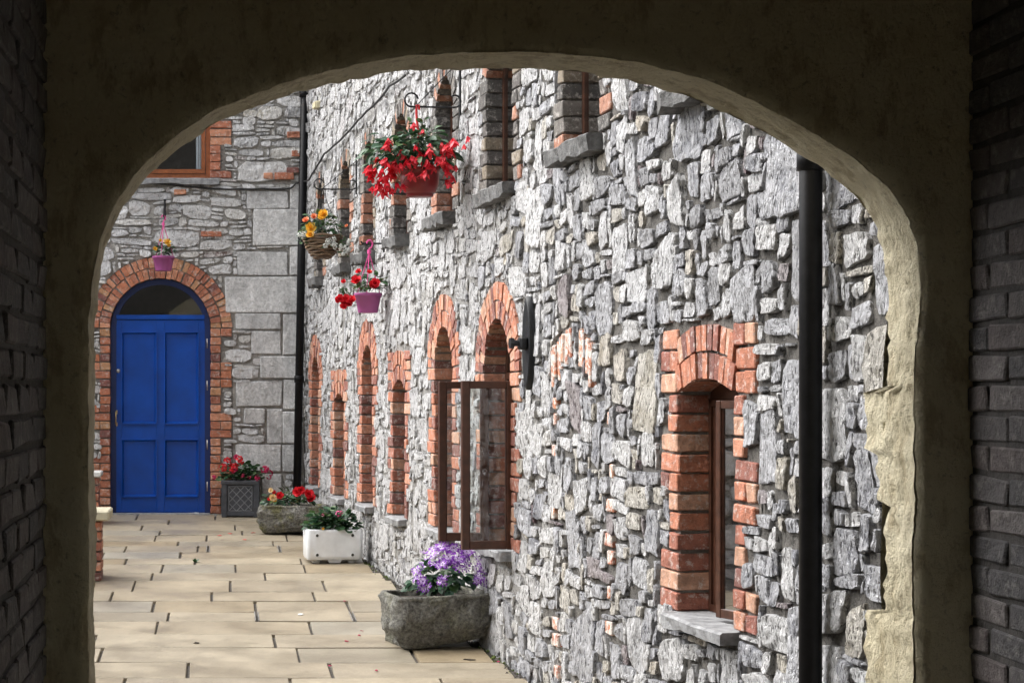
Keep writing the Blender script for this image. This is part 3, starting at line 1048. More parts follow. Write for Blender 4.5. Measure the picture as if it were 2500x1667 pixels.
for i, (o, st) in enumerate(lower):
    win = add('window', None, longb, None, LONG @ T((o.um, 0, o.zb)), label=lab_low[i])
    add('reveal', reveal_mesh(o), win, M['pointing'], LONG)
    build_bricks(o, LONG, win, M['brick'], rb)
    slab_sill(o, LONG, win, M['sill'], rb, proj=0.085 if i == 0 else 0.07, th=0.055, el=0.02, er=0.03, back=0.3)
    w0 = 0.125
    if i == 0:
        zt = 1.565
        inner = Opening(o.u0, o.u1, o.zb + 0.002, zt, zt, 'rect')
        a = inner.outline(0.0); b_ = inner.outline(-0.05, eb=-0.06)
        b_ = inner.outline(-0.03, eb=-0.03)
        add('window_frame', mesh_of('window_frame', *ring_prism(a, b_, w0 + .012, w0 + .08)), win, M['brown_wood'], LONG)
        hw_ = (o.u1 - o.u0) / 2 - .032
        casement(win, LONG @ T((o.u0 + .031, w0 + .034, o.zb + .032)), hw_, zt - o.zb - .064, .036, .028)
        casement(win, LONG @ T((o.u1 - .012, w0 - .005, o.zb + .016)) @ RZ(math.radians(180 + 13)), hw_ + .012, zt - o.zb - .02, .034, .028)
        head = MB().add(box_at(o.u0, o.u1, w0 + .02, w0 + .04, zt + .001, o.crown + .02))
        add('head_board', head.mesh('head_board'), win, M['brown_wood'], LONG)
    else:
        a = o.outline(0.0, eb=-0.001); b_ = o.outline(-0.05, eb=-0.055)
        add('window_frame', mesh_of('window_frame', *ring_prism(a, b_, w0 + .01, w0 + .07)), win, M['brown_wood'], LONG)
        if i == 1:
            add('transom', MB().add(box_at(o.u0 + .051, o.u1 - .051, w0 + .008, w0 + .066, 1.675, 1.72)).mesh('transom'), win, M['brown_wood'], LONG)
            head = [p for p in o.outline(-0.052) if p[1] > 1.70]
            add('pane', pane_mesh('pane', [(o.u0 + .052, 1.72)] + head + [(o.u1 - .052, 1.72)], w0 + .022), win, M['glass'], LONG)
            # two leaves swung right out, square to the wall
            hgt = 1.0
            for (uh, ang) in ((o.u1 - 0.01, 90.5), (o.u0 + 0.025, 91.0)):
                base = LONG @ T((uh, 0.02, o.zb + 0.012)) @ RZ(math.radians(-ang))
                casement(win, base, 0.315, hgt)
        else:
            add('pane', pane_mesh('pane', o.outline(-0.052, eb=-0.056), w0 + .022), win, M['glass'], LONG)
for i, o in enumerate(upper):
    win = add('window', None, longb, None, LONG @ T((o.um, 0, o.zb)), label='tall narrow upper window with sooty reveal and dark projecting sill')
    add('reveal', reveal_mesh(o, wide=0.19), win, M['mortar_dark'], LONG)
    build_bricks(o, LONG, win, M['brick_old'], rb, joined=True, depth=0.16, vdepth=0.14)
    slab_sill(o, LONG, win, M['slate'], rb, proj=0.10, th=0.085, el=0.0, er=0.05, back=0.3, chip=0.018)
    a = o.outline(0.0, eb=-0.001); b_ = o.outline(-0.045, eb=-0.05)
    add('window_frame', mesh_of('window_frame', *ring_prism(a, b_, 0.10, 0.16)), win, M['brown_wood'], LONG)
    add('pane', pane_mesh('pane', o.outline(-0.046, eb=-0.05), 0.112), win, M['glass'], LONG)
# rooms behind the windows and a slate roof
sh = MB()
u0, u1, w0, w1, z0, z1 = 0.05, UEND - .02, 0.31, 4.2, -0.5, ZTOP_LONG - 0.05
sh.v = [Vector(p) for p in [(u0, w0, z0), (u1, w0, z0), (u1, w1, z0), (u0, w1, z0), (u0, w0, z1), (u1, w0, z1), (u1, w1, z1), (u0, w1, z1)]]
sh.f = [(0, 1, 2, 3), (4, 5, 6, 7), (2, 3, 7, 6), (0, 3, 7, 4), (1, 2, 6, 5)]
add('interior', sh.mesh('interior'), longb, M['plaster'], LONG)
add('roof', MB().add(box_at(-0.02, UEND, -0.12, 4.4, ZTOP_LONG + .005, ZTOP_LONG + 0.14)).mesh('roof'), longb, M['roofing'], LONG)
add('end_wall', MB().add(box_at(UEND + .003, UEND + .06, 0.04, 4.3, -0.6, ZTOP_LONG)).mesh('end_wall'), longb, M['mortar_dark'], LONG)

# ------------------------------------------------------------------ building with the blue door
doorb = thing('stone_building', 'grey limestone gable facing down the alley with a blue arched door', 'building', DOORW.translation)
def DX(x): return (x - VX) * D_DOOR / F
def DZ(y): return EYE - (y - VY) * D_DOOR / F
ZG = gz(D_DOOR)
door_op = Opening(DX(268.5), DX(514), ZG, 2.268, DZ(680), 'arch', jamb=(0.222, 0.108), phase=2)
door_op.sill = False
win_op = Opening(DX(322), DX(513), DZ(436), 5.0, 5.0, 'rect', jamb=(0.225, 0.11), phase=1)
ash = [(617, 511, 745, 600), (708, 450, 740, 512), (600, 465, 705, 511), (578, 614, 704, 673), (705, 601, 740, 673), (549, 674, 735, 764), (575, 765, 686, 805),
       (689, 766, 735, 866), (612, 807, 686, 866), (634, 868, 735, 925), (574, 929, 690, 993), (690, 927, 731, 1000), (650, 997, 690, 1082), (575, 1084, 688, 1152), (595, 995, 648, 1035),
       (688, 1084, 730, 1152), (640, 1155, 690, 1215), (690, 1003, 731, 1082)]
ash_r = [(DX(a), DX(c), DZ(d_), DZ(b_)) for (a, b_, c, d_) in ash]
ZTOP_DOOR = 6.0
def blocked_door(u, z):
    if z > 5.25 or z < ZG - 0.1:
        return True
    if door_op.covered(u, z) or win_op.covered(u, z):
        return True
    for (a, c, d_, e) in ash_r:
        if a - .006 < u < c + .006 and d_ - .006 < z < e + .006:
            return True
    return False
rd = random.Random(29)
plan_door = [((6, 11), (4, 6), 60), ((5, 9), (2, 4), 900), ((3, 7), (2, 4), 1800), ((3, 6), (1, 3), 2500)]
rects_d = pack(DX(120), wall_x(D_DOOR) + 0.02, ZG - 0.2, 5.3, 0.05, 0.04, blocked_door, plan_door, rd, fill=(5, 2))
wall_dr = add('wall', wall_sheet('wall', -4.6, wall_x(D_DOOR) - .002, -0.3, ZTOP_DOOR, 0.06, [door_op, win_op], lambda u, z: 0.016), doorb, M['mortar_door'], DOORW)
order = sorted(range(len(rects_d)), key=lambda i: -(rects_d[i][1] - rects_d[i][0]) * (rects_d[i][3] - rects_d[i][2]))
vis = [i for i in order if rects_d[i][0] > DX(205)]
single = set(vis[:240])
rest = MB()
for i, rc in enumerate(rects_d):
    v, f, (cu, cz) = stone_geo(rc, rd, (0.0, 0.022), 0.010, 0.05, seg=12, warp=0.035)
    if i in single:
        add('stone', mesh_of('stone', [(a - cu, b_, c - cz) for (a, b_, c) in v], f), wall_dr, M['stone_door'], DOORW @ T((cu, 0, cz)))
    else:
        rest.add((v, f))
add('rubble', rest.mesh('rubble'), wall_dr, M['stone_door'], DOORW, kind='stuff')
# rest of this wall and the wall opposite, seen only as reflections: coarse rubble
def blocked_none(u, z):
    return z > 4.6
rects_e = pack(-4.6, DX(120), 0.2, 4.7, 0.1, 0.07, blocked_none, [((3, 6), (2, 4), 500), ((2, 4), (1, 3), 900)], rd)
mb = MB()
for rc in rects_e:
    v, f, c = stone_geo(rc, rd, (0.0, 0.03), 0.012, 0.05, seg=8)
    mb.add((v, f))
add('rubble', mb.mesh('rubble'), wall_dr, M['stone_door'], DOORW, kind='stuff')
for rc in ash_r:
    cu, cz = (rc[0] + rc[1]) / 2, (rc[2] + rc[3]) / 2
    me = mesh_of('dressed_block', *chbox(rc[1] - rc[0] - .010, 0.09, rc[3] - rc[2] - .010, 0.009, 0.007, rd))
    add('dressed_block', me, wall_dr, M['ashlar'], DOORW @ T((cu, 0.035 - rd.uniform(0, .008), cz)))
# odd bricks let into the rubble near the downpipe
for (x, y, w, h) in ((720, 330, 38, 15), (655, 430, 22, 15), (694, 431, 46, 16), (715, 416, 30, 14), (729, 375, 34, 15), (440, 470, 30, 12), (516, 572, 50, 12)):
    add('brick', brick_mesh(w * D_DOOR / F, 0.08, h * D_DOOR / F, 1), wall_dr, M['brick_door'], DOORW @ T((DX(x), 0.008, DZ(y))))

door = add('door', None, doorb, None, DOORW @ T((door_op.um, 0, ZG)), label='four-panel blue door with arched fanlight and brick surround')
add('reveal', reveal_mesh(door_op, depth=0.32), door, M['pointing'], DOORW)
build_bricks(door_op, DOORW, door, M['brick_door'], rd, depth=0.2, vdepth=0.16)
fo = door_op.outline(-0.002, eb=0.0, na=28); fi = door_op.outline(-0.062, eb=0.0, na=28)
add('door_frame', mesh_of('door_frame', *ring_prism(fo, fi, 0.075, 0.15)), door, M['blue_dark'], DOORW)
lx0, lx1, lz0, lz1 = door_op.u0 + 0.036, door_op.u1 - 0.040, ZG + 0.010, DZ(780)
LT = 0.085   # face of the leaf, measured into the wall
lf = MB()
st = 0.088
px_ = [(DX(296.5), DX(381)), (DX(401.5), DX(484))]
pz_ = [(DZ(1213), DZ(1073)), (DZ(1034), DZ(810))]
zs = [lz0, pz_[0][0], pz_[0][1], pz_[1][0], pz_[1][1], lz1]
xs = [lx0, px_[0][0], px_[0][1], px_[1][0], px_[1][1], lx1]
for k in (0, 2, 4):
    lf.add(box_at(xs[k], xs[k + 1], LT, LT + .045, lz0, lz1, .002))
for k in (0, 2, 4):
    for q in (1, 3):
        lf.add(box_at(xs[q] + .0005, xs[q + 1] - .0005, LT + .001, LT + .044, zs[k], zs[k + 1], .002))
leaf_o = add('leaf', lf.mesh('leaf'), door, M['blue'], DOORW)
for (a, c) in px_:
    for (e, g2) in pz_:
        add('panel', MB().add(box_at(a - .004, c + .004, LT + .020, LT + .035, e - .004, g2 + .004, .002)).mesh('panel'), door, M['blue'], DOORW)
        mo = MB()
        n = 0.020
        def mould(x0, x1, z0, z1):
            # sloped bolection moulding standing proud of the leaf
            o1 = [(x0 - .008, z0 - .008), (x1 + .008, z0 - .008), (x1 + .008, z1 + .008), (x0 - .008, z1 + .008)]
            o2 = [(x0 + .004, z0 + .004), (x1 - .004, z0 + .004), (x1 - .004, z1 - .004), (x0 + .004, z1 - .004)]
            o3 = [(x0 + n, z0 + n), (x1 - n, z0 + n), (x1 - n, z1 - n), (x0 + n, z1 - n)]
            v = [(p[0], LT - .001, p[1]) for p in o1] + [(p[0], LT - .016, p[1]) for p in o1] + [(p[0], LT - .018, p[1]) for p in o2] + [(p[0], LT + .019, p[1]) for p in o3]
            f = []
            for r in range(3):
                for k in range(4):
                    f.append((r * 4 + k, r * 4 + (k + 1) % 4, (r + 1) * 4 + (k + 1) % 4, (r + 1) * 4 + k))
            return v, f
        mo.add(mould(a, c, e, g2))
        add('moulding', mo.mesh('moulding'), door, M['blue'], DOORW)
add('transom', MB().add(box_at(door_op.u0 + .063, door_op.u1 - .063, 0.070, 0.14, lz1 + .004, lz1 + .052, .004)).mesh('transom'), door, M['blue'], DOORW)
head = [p for p in door_op.outline(-0.060, na=28) if p[1] > lz1 + .05]
add('fanlight', pane_mesh('fanlight', [(door_op.u0 + .062, lz1 + .05)] + head + [(door_op.u1 - .062, lz1 + .05)], 0.11), door, M['glass_dark'], DOORW)
# brass pull handle and lock
hx = DX(282.5)
hp = [(hx, LT + .002, DZ(1005)), (hx, LT - .030, DZ(1007)), (hx, LT - .045, DZ(1014)), (hx, LT - .045, DZ(1026)), (hx, LT - .032, DZ(1034)), (hx, LT + .002, DZ(1036))]
hb = MB().add(tube(hp, [.010, .010, .007, .007, .010, .012], 8)).add(box_at(hx - .014, hx + .014, LT - .004, LT + .001, DZ(1011), DZ(1001), .002)).add(box_at(hx - .014, hx + .014, LT - .004, LT + .001, DZ(1040), DZ(1031), .002))
add('handle', hb.mesh('handle', True), door, M['brass'], DOORW)
add('lock', MB().add(lathe([(0.001, 0.014), (.012, .013), (.020, .008), (.022, 0), (.001, 0)], 18), T((DX(287.4), LT - .001, DZ(905))) @ Matrix.Rotation(math.radians(90), 4, 'X')).mesh('lock', True), door, M['steel'], DOORW)
for y in (838, 941, 1086, 1188):
    add('hinge', MB().add(tube([(lx1 + .004, LT - .006, DZ(y + 12)), (lx1 + .004, LT - .006, DZ(y - 12))], .0065, 8)).mesh('hinge', True), door, M['steel'], DOORW)
add('threshold', MB().add(box_at(door_op.u0, door_op.u1, -0.03, 0.2, ZG - .06, ZG + .006, .005)).mesh('threshold'), door, M['sill'], DOORW)

win = add('window', None, doorb, None, DOORW @ T((win_op.um, 0, win_op.zb)), label='upper window with orange varnished timber frame above the door')
add('reveal', reveal_mesh(win_op), win, M['pointing'], DOORW)
build_bricks(win_op, DOORW, win, M['brick_door'], rd)
slab_sill(win_op, DOORW, win, M['sill'], rd, proj=0.08, th=0.065, el=0.05, er=0.10, back=0.2)
a = win_op.outline(-0.001, eb=-0.001); b_ = win_op.outline(-0.05, eb=-0.055)
fr = MB().add(ring_prism(a, b_, 0.06, 0.12)).add(box_at(DX(361) - .03, DX(361) + .03, 0.062, 0.118, win_op.zb + .054, 4.951, .003))
add('window_frame', fr.mesh('window_frame'), win, M['orange_wood'], DOORW)
cas = Opening(DX(361) + .034, win_op.u1 - .054, win_op.zb + .059, 4.94, 4.94, 'rect')
add('casement_frame', mesh_of('casement_frame', *ring_prism(cas.outline(0, eb=0), cas.outline(-.04, eb=-.045), 0.05, 0.10)), win, M['orange_wood'], DOORW)
add('pane', pane_mesh('pane', cas.outline(-.038, eb=-.04), 0.08), win, M['glass'], DOORW)
add('pane', pane_mesh('pane', [(win_op.u0 + .048, win_op.zb + .05), (DX(361) - .028, win_op.zb + .05), (DX(361) - .028, 4.95), (win_op.u0 + .048, 4.95)], 0.09), win, M['glass'], DOORW)
cv, cf = [], []
for k in range(17):
    u = DX(478) + (DX(506) - DX(478)) * k / 16
    w = 0.17 + 0.014 * math.sin(k * 1.9)
    cv += [(u, w, win_op.zb + .03), (u, w, 4.98)]
for k in range(16):
    cf.append((2 * k, 2 * k + 2, 2 * k + 3, 2 * k + 1))
add('curtain', mesh_of('curtain', cv, cf, True), win, M['curtain'], DOORW)
sh = MB()
u0, u1, w0, w1, z0, z1 = -4.5, wall_x(D_DOOR) + 1.0, 0.33, 4.0, -0.3, ZTOP_DOOR - .05
sh.v = [Vector(p) for p in [(u0, w0, z0), (u1, w0, z0), (u1, w1, z0), (u0, w1, z0), (u0, w0, z1), (u1, w0, z1), (u1, w1, z1), (u0, w1, z1)]]
sh.f = [(0, 1, 2, 3), (4, 5, 6, 7), (2, 3, 7, 6), (0, 3, 7, 4), (1, 2, 6, 5)]
add('interior', sh.mesh('interior'), doorb, M['plaster'], DOORW)
add('roof', MB().add(box_at(-4.6, wall_x(D_DOOR) + 0.9, -0.1, 4.2, ZTOP_DOOR + .004, ZTOP_DOOR + .12)).mesh('roof'), doorb, M['roofing'], DOORW)

# wall across the alley on the left, outside the picture; only the panes mirror it
OPP = frame_mx((-4.55, 6.5, 0), (0, 1, 0), (-1, 0, 0))
oppb = thing('courtyard_wall', 'rubble wall on the far left side of the alley mirrored in the panes', 'wall', OPP.translation)
mb = MB().add(box_at(0, 13.0, 0.02, 0.4, -0.6, 3.2, .02))
ow = add('core', mb.mesh('core'), oppb, M['mortar'], OPP)
rects_o = pack(0.0, 13.0, 0.0, 3.2, 0.12, 0.08, blocked_none, [((3, 6), (2, 4), 500), ((2, 4), (1, 3), 900)], rd)
mb = MB()
for rc in rects_o:
    v, f, c = stone_geo(rc, rd, (0.0, 0.03), 0.012, 0.05, seg=8)
    mb.add((v, f))
add('rubble', mb.mesh('rubble'), oppb, M['stone_door'], OPP, kind='stuff')

# ------------------------------------------------------------------ the passage and its arch
D1, D2 = 4.80, 5.05
near2352 = [(201, 1640), (201, 1400), (202, 1150), (202, 900), (203, 760), (206, 690), (211, 640), (222, 580), (245, 503), (280, 440), (330, 378), (400, 314), (500, 249), (600, 207), (700, 175),
            (800, 150), (900, 131), (1000, 122), (1160, 117), (1300, 122), (1400, 131), (1500, 148), (1600, 176), (1700, 215), (1800, 264), (1900, 320), (1980, 374), (2040, 430),
            (2085, 490), (2106, 545), (2116, 610), (2122, 680), (2114, 740), (2106, 800), (2102, 900), (2106, 980), (2102, 1060), (2104, 1150), (2098, 1300), (2102, 1450), (2100, 1640)]
K = 2500 / 2352.0
pl = [PX(x * K, y * K, D1) for (x, y) in near2352]
pl = [Vector((p.x, 0, p.z)) for p in pl]
pl[0].z = -0.4; pl[-1].z = -0.4
# resample evenly
seg = [0.0]
for a, c in zip(pl[:-1], pl[1:]):
    seg.append(seg[-1] + (c - a).length)
NP = 420
prof = []
for k in range(NP):
    s = seg[-1] * k / (NP - 1)
    i = max(0, min(len(seg) - 2, int(np.searchsorted(seg, s, side='right')) - 1))
    t = (s - seg[i]) / (seg[i + 1] - seg[i])
    prof.append(pl[i].lerp(pl[i + 1], t))
for _ in range(2):
    prof = [prof[0]] + [(prof[k - 1] + prof[k] * 2 + prof[k + 1]) / 4 for k in range(1, NP - 1)] + [prof[-1]]
arch = thing('archway', 'dark vaulted passage ending in a cream-rendered arch that frames the alley', 'archway', (0.74, D1, gz(D1)))
cx, czc = 0.74, 1.35
def out_dir(p):
    if p.z < czc:
        return Vector((-1 if p.x < cx else 1, 0, 0))
    return Vector((p.x - cx, 0, p.z - czc)).normalized()
NRM = [out_dir(p) for p in prof]
def patch(x, z):
    """thicker lower coat of render on the right pier"""
    if x < 1.6:
        return 0.0
    zl = 1.80 - 1.6 * max(0, x - 1.80) - 6.0 * max(0, x - 1.87) ** 1.0 * 1.2 + 0.02 * noise.noise(Vector((x * 12, 0, z * 12)))
    return 0.014 if z < zl else 0.0
v, f = [], []
NR = 20
for r in range(NR):
    q = (r / (NR - 1)) ** 1.4 * 1.15
    for p, n in zip(prof, NRM):
        e = 0.004 * noise.noise(p * 4.0) + 0.005 * noise.noise(p * 21) + 0.003 * noise.noise(p * 55)
        x, z = p.x + n.x * (q + e * max(0, 1 - q * 3)), p.z + n.z * (q + e * max(0, 1 - q * 3))
        y = D1 + 0.010 * noise.noise(Vector((x * 3, 1, z * 3))) + 0.004 * noise.noise(Vector((x * 11, 4, z * 11))) + 0.0025 * noise.noise(Vector((x * 34, 4, z * 34)))
        if q == 0:
            y += 0.012
        y -= patch(x, z)
        v.append((x, y, z))
for r in range(NR - 1):
    for k in range(NP - 1):
        a = r * NP + k
        f.append((a, a + 1, a + NP + 1, a + NP))
add('inner_face', mesh_of('inner_face', v, f, True), arch, M['render'])
TEETH = [(690, 948, 2172), (948, 1106, 2113), (1106, 1228, 2143), (1228, 1496, 2163), (1496, 2400, 2117)]
def jamb_far(p):
    """broken, toothed outer edge of the right jamb"""
    if p.x < 1.65 or p.z > 1.86:
        return D2
    y = VY + (EYE - p.z) * F / 5.05
    for (a, c, xf) in TEETH:
        if a <= y < c:
            return max(D2 - .05, p.x * F / (xf - VX))
    return D2
v, f = [], []
ND = 20
for r in range(ND):
    t = r / (ND - 1)
    for k, (p, n) in enumerate(zip(prof, NRM)):
        y = D1 + 0.012 + (jamb_far(p) - D1 - 0.012) * t
        e = 0.004 * noise.noise(p * 4.0) + 0.005 * noise.noise(p * 21) + 0.003 * noise.noise(p * 55)
        e += (0.005 * noise.noise(Vector((p.x * 7, y * 9, p.z * 7))) + 0.006 * noise.noise(Vector((p.x * 22, y * 22, p.z * 22)))) * min(1, r / 2)
        rough = 1.0 if (p.x > 1.5 and p.z < 1.95) else 0.25
        e += rough * 0.010 * (noise.noise(Vector((p.x * 16, y * 14 + 3, p.z * 16))) + noise.noise(Vector((p.x * 45, y * 45 + 3, p.z * 45)))) * min(1, r / 2)
        bev = 0.012 if r == 0 else 0.0
        yy = y + (0.02 * noise.noise(Vector((p.x * 9, 2, p.z * 9))) if r == ND - 1 else 0)
        v.append((p.x + n.x * e, yy, p.z + n.z * e))
for r in range(ND - 1):
    for k in range(NP - 1):
        a = r * NP + k
        f.append((a, a + NP, a + NP + 1, a + 1))
add('soffit', mesh_of('soffit', v, f, True), arch, M['render'])
# outer face of the arch wall, towards the alley
v, f = [], []
for r in range(8):
    q = r / 7 * 1.15
    for p, n in zip(prof, NRM):
        v.append((p.x + n.x * (q + 0.002), D2 - 0.004 + 0.012 * noise.noise(Vector((p.x * 6, r * .4, p.z * 6))), p.z + n.z * (q + 0.002)))
for r in range(7):
    for k in range(NP - 1):
        a = r * NP + k
        f.append((a, a + NP, a + NP + 1, a + 1))
add('outer_face', mesh_of('outer_face', v, f, True), arch, M['render'])
# backs of the projecting quoin stones
rq = random.Random(41)
for (ya, yb, xf) in TEETH:
    X0 = 1.813
    df = X0 * F / (xf - VX)
    if df > D2 + .03:
        z1, z0 = EYE - (ya - VY) * 5.05 / F, EYE - (min(yb, 1960) - VY) * 5.05 / F
        add('quoin', MB().add(box_at(X0 + .016, X0 + .26, D2 - .02, df - .012, z0 + .012, z1 - .012, .012, .006)).mesh('quoin'), arch, M['render'])

# brick side walls of the passage
LEFTW = frame_mx((-0.451, 0, 0), (0, 1, 0), (-1, 0, 0))
RIGHTW = frame_mx((1.943, 0, 0), (0, -1, 0), (1, 0, 0))
def brick_tex(name):
    m, nt, bs = mat_new(name)
    b = NB(nt)
    mp = b.mapping(b.pos, (1, 1, 1), rot=(0, math.radians(90), math.radians(90)))
    t = nt.nodes.new('ShaderNodeTexBrick')
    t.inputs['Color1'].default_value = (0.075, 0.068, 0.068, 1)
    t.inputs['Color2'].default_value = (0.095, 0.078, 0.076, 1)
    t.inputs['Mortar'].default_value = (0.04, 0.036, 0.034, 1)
    t.inputs['Scale'].default_value = 1.0
    t.inputs['Brick Width'].default_value = 0.235
    t.inputs['Row Height'].default_value = 0.078
    t.inputs['Mortar Size'].default_value = 0.006
    b.link(mp, t.inputs['Vector'])
    b.link(t.outputs['Color'], bs.inputs['Base Color'])
    bs.inputs['Roughness'].default_value = 0.85
    b.link(b.bump(t.outputs['Fac'], -0.6, 0.01), bs.inputs['Normal'])
    return m
M['brick_tex'] = brick_tex('passage_brick_field')
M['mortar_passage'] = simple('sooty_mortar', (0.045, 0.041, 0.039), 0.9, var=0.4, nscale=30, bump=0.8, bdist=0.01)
CEIL = 2.86
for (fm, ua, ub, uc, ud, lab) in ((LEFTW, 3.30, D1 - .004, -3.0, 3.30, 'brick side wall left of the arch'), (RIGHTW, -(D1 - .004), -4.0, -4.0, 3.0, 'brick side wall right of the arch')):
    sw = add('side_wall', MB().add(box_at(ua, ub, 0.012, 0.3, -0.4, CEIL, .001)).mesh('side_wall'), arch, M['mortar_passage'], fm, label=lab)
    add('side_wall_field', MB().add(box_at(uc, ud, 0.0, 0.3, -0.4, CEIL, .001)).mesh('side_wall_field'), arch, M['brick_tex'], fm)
    z = 0.55; k = 0
    while z < CEIL - .03:
        u = ua if k % 2 == 0 else ua - 0.115
        if fm is RIGHTW:
            u = ua - (0 if k % 2 == 0 else 0.115)
        while u < ub:
            a, c = max(u, ua), min(u + 0.222, ub)
            if c - a > 0.05:
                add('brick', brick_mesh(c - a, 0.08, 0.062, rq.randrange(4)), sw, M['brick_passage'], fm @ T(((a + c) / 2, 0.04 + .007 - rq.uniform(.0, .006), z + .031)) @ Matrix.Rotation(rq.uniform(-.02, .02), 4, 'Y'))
            u += 0.236
        z += 0.077; k += 1
add('ceiling', MB().add(box_at(-0.75, 2.25, -3.0, D2 - .02, CEIL + .002, CEIL + 0.2, .002)).mesh('ceiling'), arch, M['render'])
add('upper_storey', MB().add(box_at(-4.5, 4.6, -3.0, D2 - .03, CEIL + .205, 9.0, .01)).mesh('upper_storey'), arch, M['mortar_dark'])  # unseen; built this tall and wide to block sky over the near wall
add('flank_wall', MB().add(box_at(-4.5, -0.76, D2 - .35, D2 - .031, -0.4, CEIL + .2, .01)).mesh('flank_wall'), arch, M['mortar_dark'])
add('flank_wall', MB().add(box_at(2.26, 4.6, D2 - .35, D2 - .031, -0.4, CEIL + .2, .01)).mesh('flank_wall'), arch, M['mortar_dark'])
add('bounce_floor', MB().add(box_at(-0.449, 1.941, -3.0, D1 + .1, gz(0) - .06, gz(0) - .018, .002)).mesh('bounce_floor'), arch, M['cap'])  # unseen pale slab, added to bounce light onto the arch's inner face

# ------------------------------------------------------------------ downpipes, cable, iron fittings
def downpipe(label, pts, r, collars, mat):
    base = Vector(pts[0])
    t = thing('downpipe', label, 'drainpipe', base)
    add('pipe', mesh_of('pipe', *tube(pts, r, 20), True), t, mat)
    a, c = Vector(pts[0]), Vector(pts[-1])
    for z in collars:
        k = (z - a.z) / (c.z - a.z)
        p = a.lerp(c, k); d = (c - a).normalized()
        add('collar', mesh_of('collar', *tube([p - d * .035, p - d * .033, p + d * .033, p + d * .04], [r * 1.0, r * 1.22, r * 1.22, r * 1.05], 20), True), t, mat)
        br = MB().add(box_at(-.012, .012, -.002, r + .05, -.012, .012, .002))
        add('clip', br.mesh('clip'), t, M['iron'], T(p) @ RZ(math.radians(-90) if abs(p.x) > 1.4 else 0))
dn = wall_d(2030)
xw = wall_x(dn) - 0.075
downpipe('thick black downpipe crossing the near right end of the stone wall', [(xw, dn, gz(dn) - .02), (xw + .004, dn, 4.4)], 0.040, [1.6 - (393 - VY) * dn / F, -0.02 + 0.3], M['pipe'])
p0 = PX(724, 1235, D_DOOR - 0.2); p1 = PX(744, 195, D_DOOR - 0.2)
p0.z = gz(D_DOOR) - .02
p2 = p0.lerp(p1, 1.15)
downpipe('slim black downpipe in the far corner right of the blue door', [p0, p2], 0.043, [DZ(926), DZ(238)], M['pipe'])

cab_px = [(1000, 185), (962, 210), (935, 245), (905, 272), (884, 294), (852, 330), (822, 358), (800, 376), (785, 402), (770, 425), (762, 440)]
pts = [LONG @ Vector((U(x), -0.035, EYE - (y - VY) * wall_d(x) / F)) for (x, y) in cab_px]
pts += [Vector((DX(x), D_DOOR - 0.03, DZ(y))) for (x, y) in ((735, 444), (722, 448), (710, 460), (690, 462), (640, 461), (585, 462), (535, 462), (480, 458), (420, 452), (350, 443))]
c2 = [pts[0]]
for a, c in zip(pts[:-1], pts[1:]):
    for k in range(1, 5):
        q = a.lerp(c, k / 4)
        if k < 4:
            q = q + Vector((0, 0, -0.006 * math.sin(math.pi * k / 4)))
        c2.append(q)
me = mesh_of('cable', *tube([p - pts[-1] for p in c2], 0.010, 7), True)
thing('cable', 'black cable looping down the stone wall and along above the door', 'cable', pts[-1], mesh=me, mat=M['rubber'])
jb = LONG @ Vector((U(781), -0.03, EYE - (258 - VY) * wall_d(781) / F))
t = thing('junction_box', 'small cream junction box high on the wall beside the far downpipe', 'junction box', jb)
add('box', mesh_of('box', *chbox(.16, .05, .07, .008)), t, M['cream_box'], T(jb) @ LONG.to_3x3().to_4x4())
add('lid', mesh_of('lid', *chbox(.15, .010, .06, .003)), t, M['cream_box'], T(jb) @ LONG.to_3x3().to_4x4() @ T((0, -.029, 0)))

# pattress plate
dp = wall_d(1300)
pc = LONG @ Vector((Ud(dp), -0.025, EYE - (838 - VY) * dp / F))
FR3 = LONG.to_3x3().to_4x4()
t = thing('tie_plate', 'black iron leaf-shaped tie plate bolted upright on the stone wall', 'wall anchor', pc)
v, f = [], []
n = 24
for r, (sc, w) in enumerate(((1.0, 0.02), (1.0, -0.010), (0.93, -0.016), (0.80, -0.010))):
    for k in range(n):
        a = 2 * math.pi * k / n
        v.append((0.080 * sc * math.copysign(abs(math.cos(a)) ** 1.25, math.cos(a)), w, 0.265 * sc * math.sin(a)))
for r in range(3):
    for k in range(n):
        f.append((r * n + k, r * n + (k + 1) % n, (r + 1) * n + (k + 1) % n, (r + 1) * n + k))
f.append(tuple(range(3 * n, 4 * n)))
add('plate', mesh_of('plate', v, f, True), t, M['iron'], T(pc) @ FR3)
bo = MB().add(box_at(-.040, .040, -.055, -.008, -.036, .036, .01)).add(tube([(0, -.05, 0), (0, -.085, 0)], .018, 8)).add(lathe([(.034, 0), (.034, .022), (.001, .022)], 6), T((0, -.085, 0)) @ Matrix.Rotation(math.radians(90), 4, 'X'))
add('bolt', bo.mesh('bolt'), t, M['iron'], T(pc) @ FR3)

